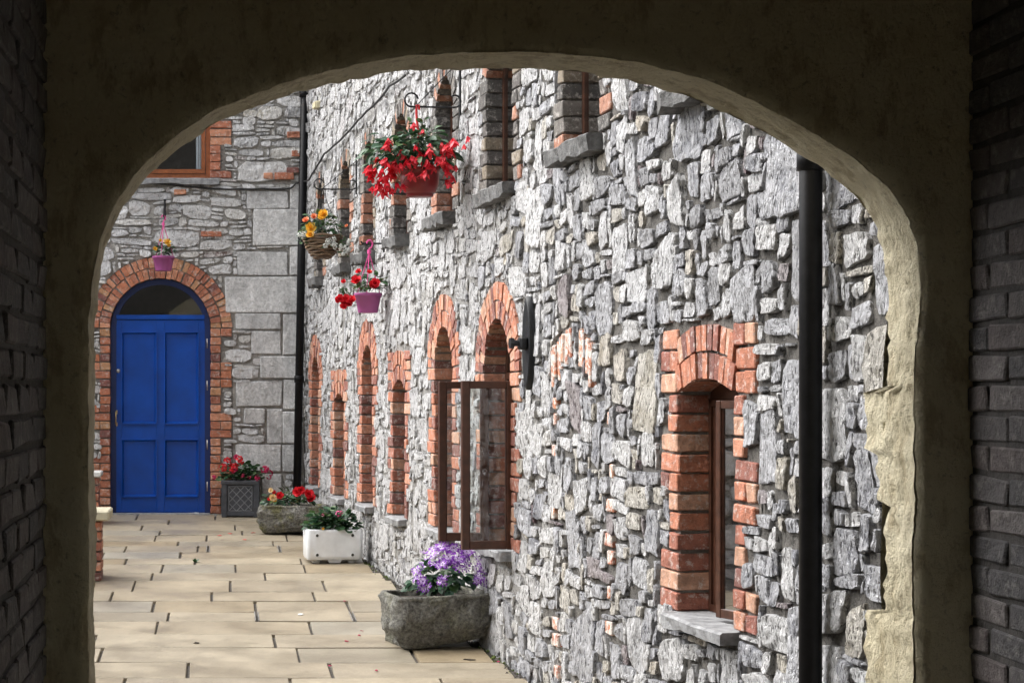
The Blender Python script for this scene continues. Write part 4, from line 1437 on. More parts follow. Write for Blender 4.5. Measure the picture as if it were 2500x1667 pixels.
# ------------------------------------------------------------------ plants
def leaf_vf(L=0.05, W=0.035, droop=0.25, fold=0.15, lobes=False):
    """blade along +x from the origin, face +z"""
    n = 5
    v, f = [], []
    for i in range(n + 1):
        t = i / n
        w = W / 2 * math.sin(math.pi * min(1, t * 0.93 + .07)) ** 0.8 * (1.0 if not lobes else 1 + .15 * math.sin(t * 14))
        x = L * t; z = -droop * L * t * t
        v += [(x, -w, z + fold * w), (x, 0, z), (x, w, z + fold * w)]
    for i in range(n):
        a = i * 3
        f += [(a, a + 3, a + 4, a + 1), (a + 1, a + 4, a + 5, a + 2)]
    return v, f
def round_leaf_vf(R=0.03):
    n = 9
    v = [(0, 0, 0)]
    for k in range(n):
        a = 2 * math.pi * k / n
        r = R * (1 + .10 * math.cos(3 * a)) * (0.75 if k == 0 else 1)
        v.append((r * math.cos(a) + R, r * math.sin(a), 0.22 * R))
    v[0] = (R * .9, 0, 0)
    return v, [(0, k + 1, (k + 1) % n + 1) for k in range(n)]
def petal_vf(L, W, curl=0.3):
    v, f = [], []
    n = 4
    for i in range(n + 1):
        t = i / n
        w = W / 2 * (0.25 + 0.75 * math.sin(math.pi * min(1.0, .12 + .83 * t)))
        v += [(L * t, -w, curl * L * t * t), (L * t, w, curl * L * t * t)]
    for i in range(n):
        f.append((2 * i, 2 * i + 2, 2 * i + 3, 2 * i + 1))
    return v, f
def rosette(rng, R=0.035, layers=((7, 0.15, 1.0), (6, 0.6, .8), (5, 1.05, .55))):
    mb = MB()
    for (n, el, sc) in layers:
        o = rng.uniform(0, 6)
        for k in range(n):
            mb.add(petal_vf(R * sc, R * sc * 0.95, 0.35), RZ(o + 6.283 * k / n + rng.uniform(-.2, .2)) @ Matrix.Rotation(-el + rng.uniform(-.15, .15), 4, 'Y'))
    return mb.v, mb.f
def drooper(rng, L=0.062):
    """hanging begonia bell, petals towards -z"""
    mb = MB()
    for k in range(5):
        mb.add(petal_vf(L * rng.uniform(.8, 1.1), L * 0.42, 0.25), RZ(6.283 * k / 5 + rng.uniform(-.2, .2)) @ Matrix.Rotation(math.radians(rng.uniform(62, 76)), 4, 'Y'))
    return mb.v, mb.f
def head_ball(rng, R=0.042, n=16, r=0.017):
    mb = MB()
    for k in range(n):
        z = rng.uniform(-.25, 1); a = rng.uniform(0, 6.283)
        s = math.sqrt(max(0, 1 - z * z))
        d = Vector((s * math.cos(a), s * math.sin(a), z))
        q = d.to_track_quat('Z', 'Y').to_matrix().to_4x4()
        for i in range(5):
            mb.add(petal_vf(r, r * .95, 0.2), T(d * R * rng.uniform(.8, 1)) @ q @ RZ(6.283 * i / 5) @ Matrix.Rotation(-.25, 4, 'Y'))
    return mb.v, mb.f
def daisy(rng, R=0.038):
    """petals white at the base, purple outside, dark eye: three material slots"""
    v, f, mi = [], [], []
    n = 9
    for k in range(n):
        a = 6.283 * k / n + rng.uniform(-.16, .16)
        mx = RZ(a) @ Matrix.Rotation(rng.uniform(-.45, .35), 4, 'Y')
        w = 0.0058
        b0 = len(v)
        for (x, hw) in ((.004, .0022), (R * .58, w * .85), (R * .8, w), (R, w * .55)):
            v += [mx @ Vector((x, -hw, 0)), mx @ Vector((x, hw, 0))]
        for i in range(3):
            f.append((b0 + 2 * i, b0 + 2 * i + 2, b0 + 2 * i + 3, b0 + 2 * i + 1)); mi.append(0 if i == 0 else 1)
    b0 = len(v)
    for k in range(6):
        v.append(Vector((.0055 * math.cos(k * 1.047), .0055 * math.sin(k * 1.047), .003)))
    f.append(tuple(range(b0, b0 + 6))); mi.append(2)
    return v, f, mi

rf = random.Random(77)
FM = {}
FM['droop'] = [mesh_of('blossom', *drooper(rf)) for _ in range(4)]
FM['droop_dark'] = [mesh_of('blossom', *drooper(rf, .05)) for _ in range(2)]
for m_ in FM['droop']: m_.materials.append(M['p_pinkred'])
for m_ in FM['droop_dark']: m_.materials.append(M['p_red'])
def variants(key, n, fn, mat):
    FM[key] = [mesh_of('blossom', *fn()) for _ in range(n)]
    for m_ in FM[key]:
        m_.materials.append(M[mat])
variants('yellow', 3, lambda: rosette(rf, .042), 'p_yellow')
variants('coral', 2, lambda: rosette(rf, .034), 'p_coral')
variants('cream', 2, lambda: rosette(rf, .040), 'p_cream')
variants('red', 3, lambda: rosette(rf, .044), 'p_red')
variants('geranium', 3, lambda: head_ball(rf), 'p_red')
variants('crimson', 2, lambda: head_ball(rf, .034, 12, .016), 'p_crimson')
variants('pink', 2, lambda: head_ball(rf, .022, 9, .014), 'p_pink')
variants('white', 3, lambda: head_ball(rf, .018, 14, .008), 'p_white')
FM['daisy'] = []
for _ in range(4):
    me = mesh_of('blossom', *(lambda d: (d[0], d[1]))(dd := daisy(rf)), matidx=dd[2])
    for k in ('p_lilac', 'p_purple', 'p_eye'):
        me.materials.append(M[k])
    FM['daisy'].append(me)
LM = {'begonia': [mesh_of('leaf', *leaf_vf(.085, .050, .35, .2)) for _ in range(1)], 'round': [mesh_of('leaf', *round_leaf_vf(.030))],
      'broad': [mesh_of('leaf', *leaf_vf(.095, .085, .3, .25))]}
LMAT = {}
def leaf_mesh(kind, mat):
    k = (kind, mat)
    if k not in LMAT:
        me = LM[kind][0].copy(); me.name = 'leaf'
        me.materials.clear(); me.materials.append(M[mat])
        LMAT[k] = me
    return LMAT[k]

def orient(d, roll=0.0):
    """matrix whose +x points along d"""
    d = Vector(d).normalized()
    up = Vector((0, 0, 1))
    if abs(d.z) > 0.96:
        up = Vector((1, 0, 0))
    y = up.cross(d).normalized(); z = d.cross(y)
    m = Matrix.Identity(4)
    for i in range(3):
        m[i][0], m[i][1], m[i][2] = d[i], y[i], z[i]
    return m @ Matrix.Rotation(roll, 4, 'X')

def foliage(parent, c, rad, kind, mats, n_mass, n_single, rng, zmin=-0.3, scale=(0.6, 1.1), hang=0.0):
    """leaves through a dome: a mass of small ones and single large ones on the outside"""
    def spot(r0, r1):
        while True:
            d = Vector((rng.gauss(0, 1), rng.gauss(0, 1), rng.gauss(0, 1)))
            if d.length < 1e-3:
                continue
            d.normalize()
            if d.z > zmin:
                break
        r = rng.uniform(r0, r1)
        p = Vector((c[0] + d.x * rad[0] * r, c[1] + d.y * rad[1] * r, c[2] + d.z * rad[2] * r))
        return p, d
    def mxs(p, d, s):
        dr = Vector((d.x + rng.uniform(-.6, .6), d.y + rng.uniform(-.6, .6), d.z * .5 + rng.uniform(-.45, .35) - hang))
        return T(p) @ orient(dr, rng.uniform(-.6, .6)) @ Matrix.Scale(s, 4)
    for mi, mat in enumerate(mats):
        mb = MB()
        me = LM[kind][0]
        vf = ([v.co.copy() for v in me.vertices], [tuple(q.vertices) for q in me.polygons])
        for _ in range(n_mass // len(mats)):
            p, d = spot(0.25, 0.95)
            mb.add(vf, mxs(p, d, rng.uniform(*scale) * .85))
        # stems from the middle out
        if mi == 0:
            for _ in range(10):
                p, d = spot(.6, .9)
                b = Vector((c[0] + d.x * .2 * rad[0], c[1] + d.y * .2 * rad[1], c[2] - rad[2] * .3))
                mb.add(tube([b, b.lerp(p, .6) + Vector((0, 0, .02)), p], .0028, 4))
        add('foliage', mb.mesh('foliage'), parent, M[mat], kind='stuff')
    for k in range(n_single):
        p, d = spot(0.8, 1.08)
        add('leaf', leaf_mesh(kind, mats[k % len(mats)]), parent, None, mxs(p, d, rng.uniform(*scale) * 1.1))

def flower(parent, key, p, rng, up=None, s=1.0):
    me = rng.choice(FM[key])
    if up is None:
        up = Vector((rng.uniform(-.5, .5), -1.0 + rng.uniform(-.3, .3), rng.uniform(0.1, .9)))
    q = Vector(up).normalized().to_track_quat('Z', 'Y').to_matrix().to_4x4()
    return add('flower', me, parent, None, T(p) @ q @ RZ(rng.uniform(0, 6.28)) @ Matrix.Scale(s, 4))

# --- wall brackets
def bracket(label, d, z, arm=0.37, rise=0.30, drop=0.05, style='scroll'):
    o = LONG @ Vector((Ud(d), -0.03, z))
    t = thing('wall_bracket', label, 'bracket', o)
    mb = MB()
    r = 0.0065
    # local: x out from the wall, z up
    def curl(c, rad, a0, a1, n=10):
        return [(c[0] + rad * math.cos(a0 + (a1 - a0) * k / n), 0, c[1] + rad * math.sin(a0 + (a1 - a0) * k / n)) for k in range(n + 1)]
    if style == 'scroll':
        mb.add(tube([(0.03, 0, 0), (arm - .02, 0, 0)] + curl((arm - .02, .045), .045, -math.pi / 2, math.pi * .95), r, 7))
        mb.add(tube([(0.03, 0, 0)] + curl((.035, .04), .04, -math.pi / 2, -math.pi * 1.7), r, 7))
        mb.add(tube([(0.0, 0, rise), (arm - .05, 0, 0.004)], r * .55, 6))
        mb.add(box_at(-.006, .006, -.012, .012, -drop, rise + .06, .002))
    else:
        mb.add(tube([(0.0, 0, 0), (arm, 0, 0), (arm + .012, 0, .018)], r * 1.2, 7))
        mb.add(box_at(-.006, .006, -.012, .012, -.07, .05, .002))
    add('arm', mb.mesh('arm'), t, M['iron'], T(o) @ FR3 @ RZ(math.radians(-90)))
    return o
OUT = -(LONG.to_3x3() @ Vector((0, 1, 0)))   # away from the long wall

def pot_mesh(rt, rb, h, lip=0.012, foot=0.0, belly=None):
    pr = [(rb * .98, 0.0), (rb, .004)]
    if foot:
        pr += [(rb, foot), (rb * 1.03, foot + .002)]
    if belly:
        pr += [(rb + (rt - rb) * .45, h * .18), (rb + (rt - rb) * .80, h * .42), (rt * .99, h * .7)]
    pr += [(rt - .004, h - .026), (rt + lip * .3, h - .025), (rt + lip * .5, h - .002), (rt + lip * .4, h), (rt - .005, h), (rt - .010, h - .03), (rb * .8, h - .035)]
    v, f = lathe(pr, 36)
    f.append(tuple(range((len(pr) - 1) * 36, len(pr) * 36)))
    return mesh_of('pot', v, f, True)

# --- big red begonia basket
d1 = wall_d(1134)
zA = EYE - (263 - VY) * d1 / F
bo = bracket('scrolled iron bracket carrying the big red flower basket', d1, zA, 0.345, 0.31, 0.055)
hk = bo + OUT * 0.285
s1 = F / d1
pot_c = Vector(((1024 - VX) / s1, d1 - 0.03, EYE - (482 - VY) / s1))
hb1 = thing('hanging_basket', 'dark red hanging pot overflowing with drooping red begonias', 'hanging basket', pot_c)
add('pot', pot_mesh(.130, .088, .185, .010, .018, True), hb1, M['pot_red'], T(pot_c))
top = pot_c + Vector((0, 0, .185))
add('soil', mesh_of('soil', *(lambda v, f: (v, f))(*lathe([(.118, 0), (.06, .012), (.001, .015)], 20)), True), hb1, M['soil'], T(top - Vector((0, 0, .03))))
hg = MB().add(tube([hk + Vector((0.012, 0, -.02)), hk + Vector((.008, 0, .012)), hk + Vector((-.006, 0, .010)), hk + Vector((-.006, 0, -.05)), hk.lerp(top, .45), hk.lerp(top, .62)], .0085, 7))
for k in range(3):
    a = k * 2.094 + .5
    hg.add(tube([hk.lerp(top, .6), top + Vector((.128 * math.cos(a), .128 * math.sin(a), -.006))], .004, 5))
add('hanger', hg.mesh('hanger'), hb1, M['red_plastic'])
r1 = random.Random(101)
fc = top + Vector((-0.075, 0, .065))
foliage(hb1, fc, (.30, .22, .19), 'begonia', ('leaf_dark', 'leaf', 'leaf_dark'), 380, 60, r1, -.25, (.6, 1.1), .25)
foliage(hb1, top + Vector((.01, 0, .20)), (.13, .12, .15), 'begonia', ('leaf', 'leaf_bronze'), 50, 12, r1, -.2, (.5, .9), .0)
cl = [(r1.uniform(-.30, .28), r1.uniform(-.24, .02)) for _ in range(30)] + [(-.33, -.05), (-.30, -.09), (-.27, .0), (-.34, -.10), (-.24, -.12), (-.20, -.10), (.27, .12), (.25, .06), (-.05, .18), (-.02, .12), (-.22, .10), (-.14, .02), (-.10, -.02), (.05, .03), (.10, .05), (.13, .04), (.18, .07)]
for (dx, dz) in cl:
    k = r1.randint(1, 3)
    dx = max(-.36, min(.29, dx))
    zz = top.z + .10 + dz * .9 - 0.30 * max(0, -dx - .12)
    if abs(dx) < .12 and zz < top.z - .03:
        zz = top.z + r1.uniform(-.03, .1)
    for _ in range(k):
        yy = pot_c.y - math.sqrt(max(0.02, 1 - (dx / .40) ** 2)) * .21 + r1.uniform(-.04, .06)
        p = Vector((pot_c.x + dx + r1.uniform(-.025, .025), yy, zz + r1.uniform(-.03, .03)))
        flower(hb1, 'droop' if r1.random() < .8 else 'droop_dark', p, r1, Vector((r1.uniform(-.35, .35) - dx * .9, r1.uniform(-.1, .5), 1)), r1.uniform(.75, 1.15))
for (dx, dz) in ((-.30, -.17), (-.23, -.19), (-.17, -.16), (-.13, -.17), (-.20, -.10), (-.35, -.06), (.16, -.05), (.07, -.05), (-.06, -.03)):
    p = Vector((pot_c.x + dx, pot_c.y - .14, top.z + dz + .055))
    flower(hb1, 'droop', p, r1, Vector((r1.uniform(-.3, .3), .2, 1)), .9)
    add('stem', mesh_of('stem', *tube([p, p + Vector((.03, .01, .05)), Vector((pot_c.x + dx * .5, pot_c.y - .08, top.z + .06))], .0022, 4)), hb1, M['stem'])

# --- wicker basket with yellow begonias
d2 = wall_d(878)
zB = EYE - (463 - VY) * d2 / F
bo = bracket('scrolled iron bracket carrying the wicker basket', d2, zB, 0.35, 0.25, 0.045)
s2 = F / d2
bc = Vector(((787 - VX) / s2, d2 - 0.03, EYE - (632 - VY) / s2))
hb2 = thing('hanging_basket', 'brown wicker hanging basket with yellow begonias and white trailing flowers', 'hanging basket', bc)
wk = MB()
H2 = .195
for k in range(9):
    t = k / 8
    rr = .075 + .092 * math.sin(t * math.pi / 2) ** .9
    z = .012 + (H2 - .012) * t
    pts = []
    for q in range(29):
        a = 6.283 * q / 28
        pts.append((rr * math.cos(a) + .004 * math.sin(a * 7 + k), rr * math.sin(a), z + .006 * math.sin(a * 5 + k * 2)))
    wk.add(tube(pts, .0125, 6))
wk.add(lathe([(.08, .004), (.08, .012), (.15, .15), (.01, .15)], 20))
add('basket', wk.mesh('basket', True), hb2, M['wicker'], T(bc))
top = bc + Vector((0, 0, H2))
hk = bo + OUT * 0.30
hg = MB()
for k in range(3):
    a = k * 2.094 + .2
    hg.add(tube([hk, top + Vector((.16 * math.cos(a), .16 * math.sin(a), 0))], .0035, 4))
add('hanger', hg.mesh('hanger'), hb2, M['iron'])
r2 = random.Random(202)
foliage(hb2, top + Vector((0, 0, .05)), (.18, .16, .17), 'begonia', ('leaf_dark', 'leaf', 'leaf_bronze'), 130, 26, r2, -.1, (.5, .9), .1)
def at2(x, y, dy=-.14):
    return Vector(((x - VX) / s2, bc.y + dy, EYE - (y - VY) / s2))
for (x, y, k, s_) in ((788, 528, 'yellow', 1.1), (781, 537, 'yellow', .9), (757, 561, 'yellow', 1.2), (755, 578, 'yellow', 1.0), (745, 543, 'coral', 1.0), (764, 534, 'coral', .9), (843, 556, 'coral', .5)):
    flower(hb2, k, at2(x, y), r2, None, s_)
for _ in range(46):
    x, y = r2.choice(((734, 575), (738, 585), (800, 593), (790, 600), (808, 590), (835, 605), (843, 598), (848, 612), (840, 618), (812, 604)))
    flower(hb2, 'white', at2(x + r2.uniform(-7, 7), y + r2.uniform(-6, 8), -.17), r2, None, r2.uniform(.6, 1.0))
foliage(hb2, at2(838, 600, -.10), (.055, .05, .09), 'round', ('leaf',), 26, 4, r2, -1, (.4, .7), .2)
foliage(hb2, at2(738, 580, -.10), (.045, .05, .06), 'round', ('leaf',), 18, 3, r2, -1, (.4, .7), .2)
foliage(hb2, at2(798, 598, -.15), (.07, .03, .03), 'round', ('leaf',), 18, 3, r2, -1, (.4, .6), .2)

# --- mauve pot with red begonias
d3 = wall_d(946)
zC = EYE - (595 - VY) * d3 / F
bo = bracket('short plain iron bracket holding the mauve pot with red begonias', d3, zC, 0.175, style='plain')
s3 = F / d3
bc = Vector(((898 - VX) / s3, d3 - 0.02, EYE - (764 - VY) / s3))
hb3 = thing('hanging_basket', 'mauve hanging pot with red begonias trailing to its left', 'hanging basket', bc)
add('pot', pot_mesh(.108, .080, .158), hb3, M['pot_pink'], T(bc))
top = bc + Vector((0, 0, .158))
add('soil', mesh_of('soil', *lathe([(.098, 0), (.05, .012), (.001, .015)], 20), True), hb3, M['soil'], T(top - Vector((0, 0, .028))))
def hanger_mesh(hk, top, r, hook=.03):
    mb = MB()
    j = hk.lerp(top, .20)
    pts = [j]
    for k in range(9):
        a = -math.pi * .5 + k / 8 * math.pi * 1.45
        pts.append(hk + Vector((hook * math.cos(a) * .8, 0, hook * math.sin(a) * 1.1 - hook * .6)))
    mb.add(tube(pts, .0065, 6))
    mb.add(tube([j + Vector((0, 0, .02)), j - Vector((0, 0, .012))], .015, 8))
    for k in range(3):
        a = k * 2.094 - 1.75
        mb.add(tube([j, top + Vector((r * math.cos(a), r * math.sin(a), 0))], .0042, 5))
    return mb.mesh('hanger')
hk3 = Vector((bc.x + .012, bc.y, zC + .012))
add('hanger', hanger_mesh(hk3, top, .104), hb3, M['pink_plastic'])
r3 = random.Random(303)
foliage(hb3, top + Vector((.0, 0, .05)), (.13, .12, .12), 'begonia', ('leaf_dark', 'leaf', 'leaf_bronze'), 60, 16, r3, -.1, (.5, .9), .1)
def at3(x, y, dy=-.10):
    return Vector(((x - VX) / s3, bc.y + dy, EYE - (y - VY) / s3))
for (x, y, s_) in ((868, 688, 1.1), (913, 694, 1.0), (906, 702, .9), (873, 666, .6), (899, 668, .6), (836, 690, .5), (836, 739, 1.0), (843, 732, .9), (828, 732, .9), (856, 735, 1.0), (848, 745, .8), (822, 734, .7), (838, 748, .8)):
    flower(hb3, 'red', at3(x, y), r3, None, s_)
for e in ((836, 728), (836, 690), (935, 700), (945, 679)):
    add('stem', mesh_of('stem', *tube([at3(890, 712, -.03), at3((890 + e[0]) / 2, (700 + e[1]) / 2 - 4, -.08), at3(*e)], .003, 4)), hb3, M['stem'])
foliage(hb3, at3(832, 712, -.08), (.05, .05, .05), 'begonia', ('leaf',), 6, 4, r3, -1, (.4, .6), .2)

# --- mauve pot over the door
d4 = D_DOOR - 0.36
s4 = F / d4
bc = Vector(((399 - VX) / s4, d4, EYE - (661 - VY) / s4))
o4 = Vector((bc.x + .004, D_DOOR - .04, EYE - (505 - VY) / s4))
t = thing('wall_bracket', 'straight black iron bracket on the wall over the blue door', 'bracket', o4)
zh = EYE - (531 - VY) / s4
mb = MB().add(box_at(-.012, .012, -.004, .008, -.11, .11, .002)).add(tube([(0, 0, .09), (0, -.31, zh - o4.z + .012), (0, -.335, zh - o4.z + .03)], .010, 7)).add(tube([(0, 0, -.09), (0, -.16, -.03), (0, -.25, zh - o4.z + .03)], .007, 6))
add('arm', mb.mesh('arm'), t, M['iron'], T(o4))
hb4 = thing('hanging_basket', 'small mauve pot of yellow flowers hanging above the blue door', 'hanging basket', bc)
add('pot', pot_mesh(.112, .085, .150), hb4, M['pot_pink'], T(bc))
top = bc + Vector((0, 0, .150))
add('soil', mesh_of('soil', *lathe([(.10, 0), (.05, .012), (.001, .015)], 20), True), hb4, M['soil'], T(top - Vector((0, 0, .028))))
add('hanger', hanger_mesh(Vector((bc.x, bc.y, zh + .01)), top, .108, .026), hb4, M['pink_plastic'])
r4 = random.Random(404)
foliage(hb4, top + Vector((0, 0, .04)), (.105, .10, .12), 'begonia', ('leaf_dark', 'leaf'), 90, 14, r4, -.05, (.4, .7), .0)
for (dx, dz, k, s_) in ((.045, .135, 'yellow', .9), (-.085, .07, 'yellow', .6), (.02, .15, 'cream', .6), (.06, .105, 'yellow', .6), (-.03, .155, 'yellow', .5), (.0, .045, 'white', .8), (-.02, .03, 'white', .7)):
    flower(hb4, k, top + Vector((dx, -.10, dz)), r4, None, s_)

# ------------------------------------------------------------------ planters on the ground
def gpt(x, y):
    """ground point seen at a photo pixel"""
    d = 9144.0 / (y - VY + 168.3)
    return Vector(((x - VX) * d / F, d, gz(d)))

# dark lattice planter
d5 = 19.22
s5 = F / d5
b5 = Vector(((588.5 - VX) / s5, d5 + .19, gz(d5)))
pl1 = thing('planter', 'dark grey lattice-fronted square planter of red geraniums beside the door', 'planter', b5)
wid, hei = .395, .385
body = MB()
hw = wid / 2
body.add(box_at(-hw + .02, hw - .02, -hw + .02, hw - .02, .012, hei - .03, .004))
for sx in (-1, 1):
    for sy in (-1, 1):
        body.add(box_at(sx * (hw - .03) - .03, sx * (hw - .03) + .03, sy * (hw - .03) - .03, sy * (hw - .03) + .03, .0, hei - .02, .006))
body.add(box_at(-hw + .028, hw - .028, -hw + .005, hw - .005, 0.012, .055, .006)).add(box_at(-hw + .006, hw - .006, -hw + .026, hw - .026, 0.013, .054, .006))
for (y0, y1, x0, x1) in ((-hw - .006, -hw + .035, -hw - .006, hw + .006), (hw - .035, hw + .006, -hw - .006, hw + .006), (-hw + .036, hw - .036, -hw - .006, -hw + .035), (-hw + .036, hw - .036, hw - .035, hw + .006)):
    body.add(box_at(x0, x1, y0, y1, hei - .045, hei, .008))
P5 = T(b5) @ RZ(math.radians(-2))
add('body', body.mesh('body'), pl1, M['lead'], P5)
rib = MB()
fx0, fx1, fz0, fz1 = -.125, .125, .065, .325
for (a, c, e, g2) in ((fx0, fx1, fz0, fz0 + .007), (fx0, fx1, fz1 - .007, fz1), (fx0, fx0 + .007, fz0 + .008, fz1 - .008), (fx1 - .007, fx1, fz0 + .008, fz1 - .008)):
    rib.add(box_at(a, c, -hw + .008, -hw + .021, e, g2, .002))
W5, H5 = fx1 - fx0, fz1 - fz0
nd = 6
for sgn in (1, -1):
    for k in range(1, nd):
        # diagonal across a square lattice, clipped to the field
        c0 = k / nd * 2
        pts = []
        for (t_) in (0.0, 1.0):
            pass
        if c0 <= 1:
            a_, b_ = (0, c0), (c0, 0)
        else:
            a_, b_ = (c0 - 1, 1), (1, c0 - 1)
        if sgn < 0:
            a_, b_ = (1 - a_[0], a_[1]), (1 - b_[0], b_[1])
        A = Vector((fx0 + a_[0] * W5, -hw + .018, fz0 + a_[1] * H5)); B = Vector((fx0 + b_[0] * W5, -hw + .018, fz0 + b_[1] * H5))
        rib.add(tube([A, B], .0045, 5))
add('lattice', rib.mesh('lattice'), pl1, M['lead_rib'], P5)
add('soil', MB().add(box_at(-hw + .04, hw - .04, -hw + .04, hw - .04, hei - .06, hei - .015, .004)).mesh('soil'), pl1, M['soil'], P5)
r5 = random.Random(505)
t5 = b5 + Vector((0, 0, hei))
foliage(pl1, t5 + Vector((-.02, 0, .03)), (.22, .16, .13), 'round', ('leaf_dark', 'leaf'), 190, 36, r5, -.2, (.6, 1.1), .1)
foliage(pl1, t5 + Vector((.10, -.04, .08)), (.12, .10, .10), 'round', ('leaf',), 60, 12, r5, -.2, (.6, 1.0), .1)
def at5(x, y, dy=-.2):
    return Vector(((x - VX) / s5, b5.y + dy, EYE - (y - VY) / s5))
for (x, y, k, s_) in ((544, 1141, 'geranium', .95), (555, 1125, 'geranium', .9), (570, 1142, 'geranium', 1.1), (573, 1150, 'crimson', .9), (583, 1124, 'geranium', 1.15), (576, 1116, 'crimson', .9),
                      (647, 1146, 'crimson', 1.1), (657, 1155, 'crimson', 1.0), (657, 1164, 'crimson', .7), (592, 1161, 'crimson', .6), (609, 1164, 'crimson', .5), (628, 1167, 'crimson', .8), (523, 1165, 'crimson', .7)):
    flower(pl1, k, at5(x, y), r5, None, s_)
for e in ((650, 1148), (655, 1158), (525, 1166)):
    add('stem', mesh_of('stem', *tube([at5(600, 1175, -.05), at5((600 + e[0]) / 2, e[1] + 8, -.15), at5(*e)], .003, 4)), pl1, M['stem'])

# stone troughs
def trough(label, base, L, W, H, rot, mat, sd, pw=5.0, under=.80, lift=0.0, wall=.05, tilt=(0, 0), broken=True):
    rng = random.Random(sd)
    t = thing('stone_trough', label, 'planter', base)
    n = 96
    prof = [(under * .80, .80 * under, 0.0), (under, under, .012), (under + (1 - under) * .45, under + (1 - under) * .4, H * .16), (.97, .97, H * .34), (.995, 1.0, H * .6), (1, 1, H * .9), (.99, .99, H - .006),
            (.965, .965, H), (1 - 2 * wall / L, 1 - 2 * wall / W, H - .003), (1 - 2.2 * wall / L, 1 - 2.2 * wall / W, H - .06)]
    fine_p = []
    for pa, pb in zip(prof[:-1], prof[1:]):
        for q_ in range(4):
            fine_p.append(tuple(x_ + (y_ - x_) * q_ / 4 for x_, y_ in zip(pa, pb)))
    prof = fine_p + [prof[-1]]
    v, f = [], []
    for (a, b_, z) in prof:
        for k in range(n):
            th = 2 * math.pi * k / n
            c, s = math.cos(th), math.sin(th)
            r = (abs(c) ** pw + abs(s) ** pw) ** (-1 / pw)
            x, y = c * r * L / 2 * a, s * r * W / 2 * b_
            q = Vector((x * 5 + sd, y * 5, z * 5))
            amp = .034 if z < H * .93 else .012
            d = amp * noise.noise(q) + amp * .5 * noise.noise(q * 3.3) + amp * .28 * noise.noise(q * 9.0) + amp * .16 * noise.noise(q * 21.0)
            if broken and x < -L * .36:
                d += .022 * noise.noise(q * 2.2 + Vector((3, 3, 3)))
                if z > H * .5:
                    x += .015
            rr = math.hypot(x, y) + 1e-6
            zz = z + (.010 * noise.noise(q * 1.5) if z > H * .9 else 0)
            if z < H * .35:
                zz += lift * max(0, x / L + .25) * 1.4 * (1 - z / (H * .35))
            v.append((x + x / rr * d, y + y / rr * d, zz))
    m = len(prof)
    for i in range(m - 1):
        for k in range(n):
            f.append((i * n + k, i * n + (k + 1) % n, (i + 1) * n + (k + 1) % n, (i + 1) * n + k))
    f.append(tuple(reversed(range(n))))
    mx = T(base) @ RZ(rot) @ Matrix.Rotation(tilt[0], 4, 'Y') @ Matrix.Rotation(tilt[1], 4, 'X')
    add('trough', mesh_of('trough', v, f, True), t, mat, mx)
    sv = [v[(m - 1) * n + k] for k in range(n)]
    sv = [(p[0] * 1.02, p[1] * 1.02, H - .045 + .008 * noise.noise(Vector((p[0] * 9, p[1] * 9, 0)))) for p in sv] + [(0, 0, H - .025)]
    add('soil', mesh_of('soil', sv, [(k, (k + 1) % n, n) for k in range(n)], True), t, M['soil'], mx)
    return t, mx

# trough with mixed begonias by the far downpipe
d6 = 17.55
s6 = F / d6
b6 = Vector(((716 - VX) / s6, d6 + .20, gz(d6 + .2) + .004))
tr1, m6 = trough('mossy stone trough of red and yellow begonias by the far downpipe', b6, .66, .40, .275, math.radians(-9), M['trough_mossy'], 6, 9.0, .84, .05, .05)
r6 = random.Random(606)
foliage(tr1, b6 + Vector((-.05, .0, .30)), (.27, .15, .11), 'begonia', ('leaf_dark', 'leaf', 'leaf_bronze'), 170, 36, r6, -.1, (.5, .85), .1)
def at6(x, y, dy=-.13):
    return Vector(((x - VX) / s6, b6.y + dy, EYE - (y - VY) / s6))
for (x, y, k, s_) in ((728, 1202, 'red', 1.2), (735, 1198, 'red', 1.0), (754, 1207, 'red', 1.2), (762, 1217, 'red', 1.0), (756, 1220, 'red', .8), (685, 1210, 'red', .9), (680, 1214, 'red', .7), (669, 1202, 'red', .5),
                      (666, 1216, 'cream', 1.0), (662, 1198, 'cream', .7), (658, 1220, 'red', .5), (672, 1221, 'yellow', .6)):
    flower(tr1, k, at6(x, y), r6, None, s_)

# white glazed planter
d7 = 15.5
s7 = F / d7
wid, dep, hei = .480, .30, .262
b7 = Vector(((815 - VX) / s7, d7 + dep / 2, gz(d7) ))
wp = thing('planter', 'white glazed planter with four bolt holes in its front', 'planter', b7)
def rounded_box(L, W, H, r, z0):
    n = 8
    prof = [(r * .8, z0), (r * .25, z0 + r * .22), (0, z0 + r * .8), (0, H - .012), (.004, H - .003), (.012, H), (.030, H), (.036, H - .01), (.04, H - .06)]
    v, f = [], []
    ring = None
    for (ins, z) in prof:
        hx_, hy_ = L / 2 - ins, W / 2 - ins
        rr = max(.01, r - ins)
        pts = []
        for (cx_, cy_, a0) in ((hx_ - rr, hy_ - rr, 0), (-hx_ + rr, hy_ - rr, 90), (-hx_ + rr, -hy_ + rr, 180), (hx_ - rr, -hy_ + rr, 270)):
            for k in range(n + 1):
                a = math.radians(a0 + 90 * k / n)
                pts.append((cx_ + rr * math.cos(a), cy_ + rr * math.sin(a), z))
        v += pts
        ring = len(pts)
    for i in range(len(prof) - 1):
        for k in range(ring):
            f.append((i * ring + k, i * ring + (k + 1) % ring, (i + 1) * ring + (k + 1) % ring, (i + 1) * ring + k))
    f.append(tuple(reversed(range(ring))))
    f.append(tuple(range((len(prof) - 1) * ring, len(prof) * ring)))
    return v, f
m7 = T(b7) @ RZ(math.radians(4))
bm_ = MB().add(rounded_box(wid, dep, hei + .028, .042, .028))
body_o = add('body', bm_.mesh('body', True), wp, M['ceramic'], m7)
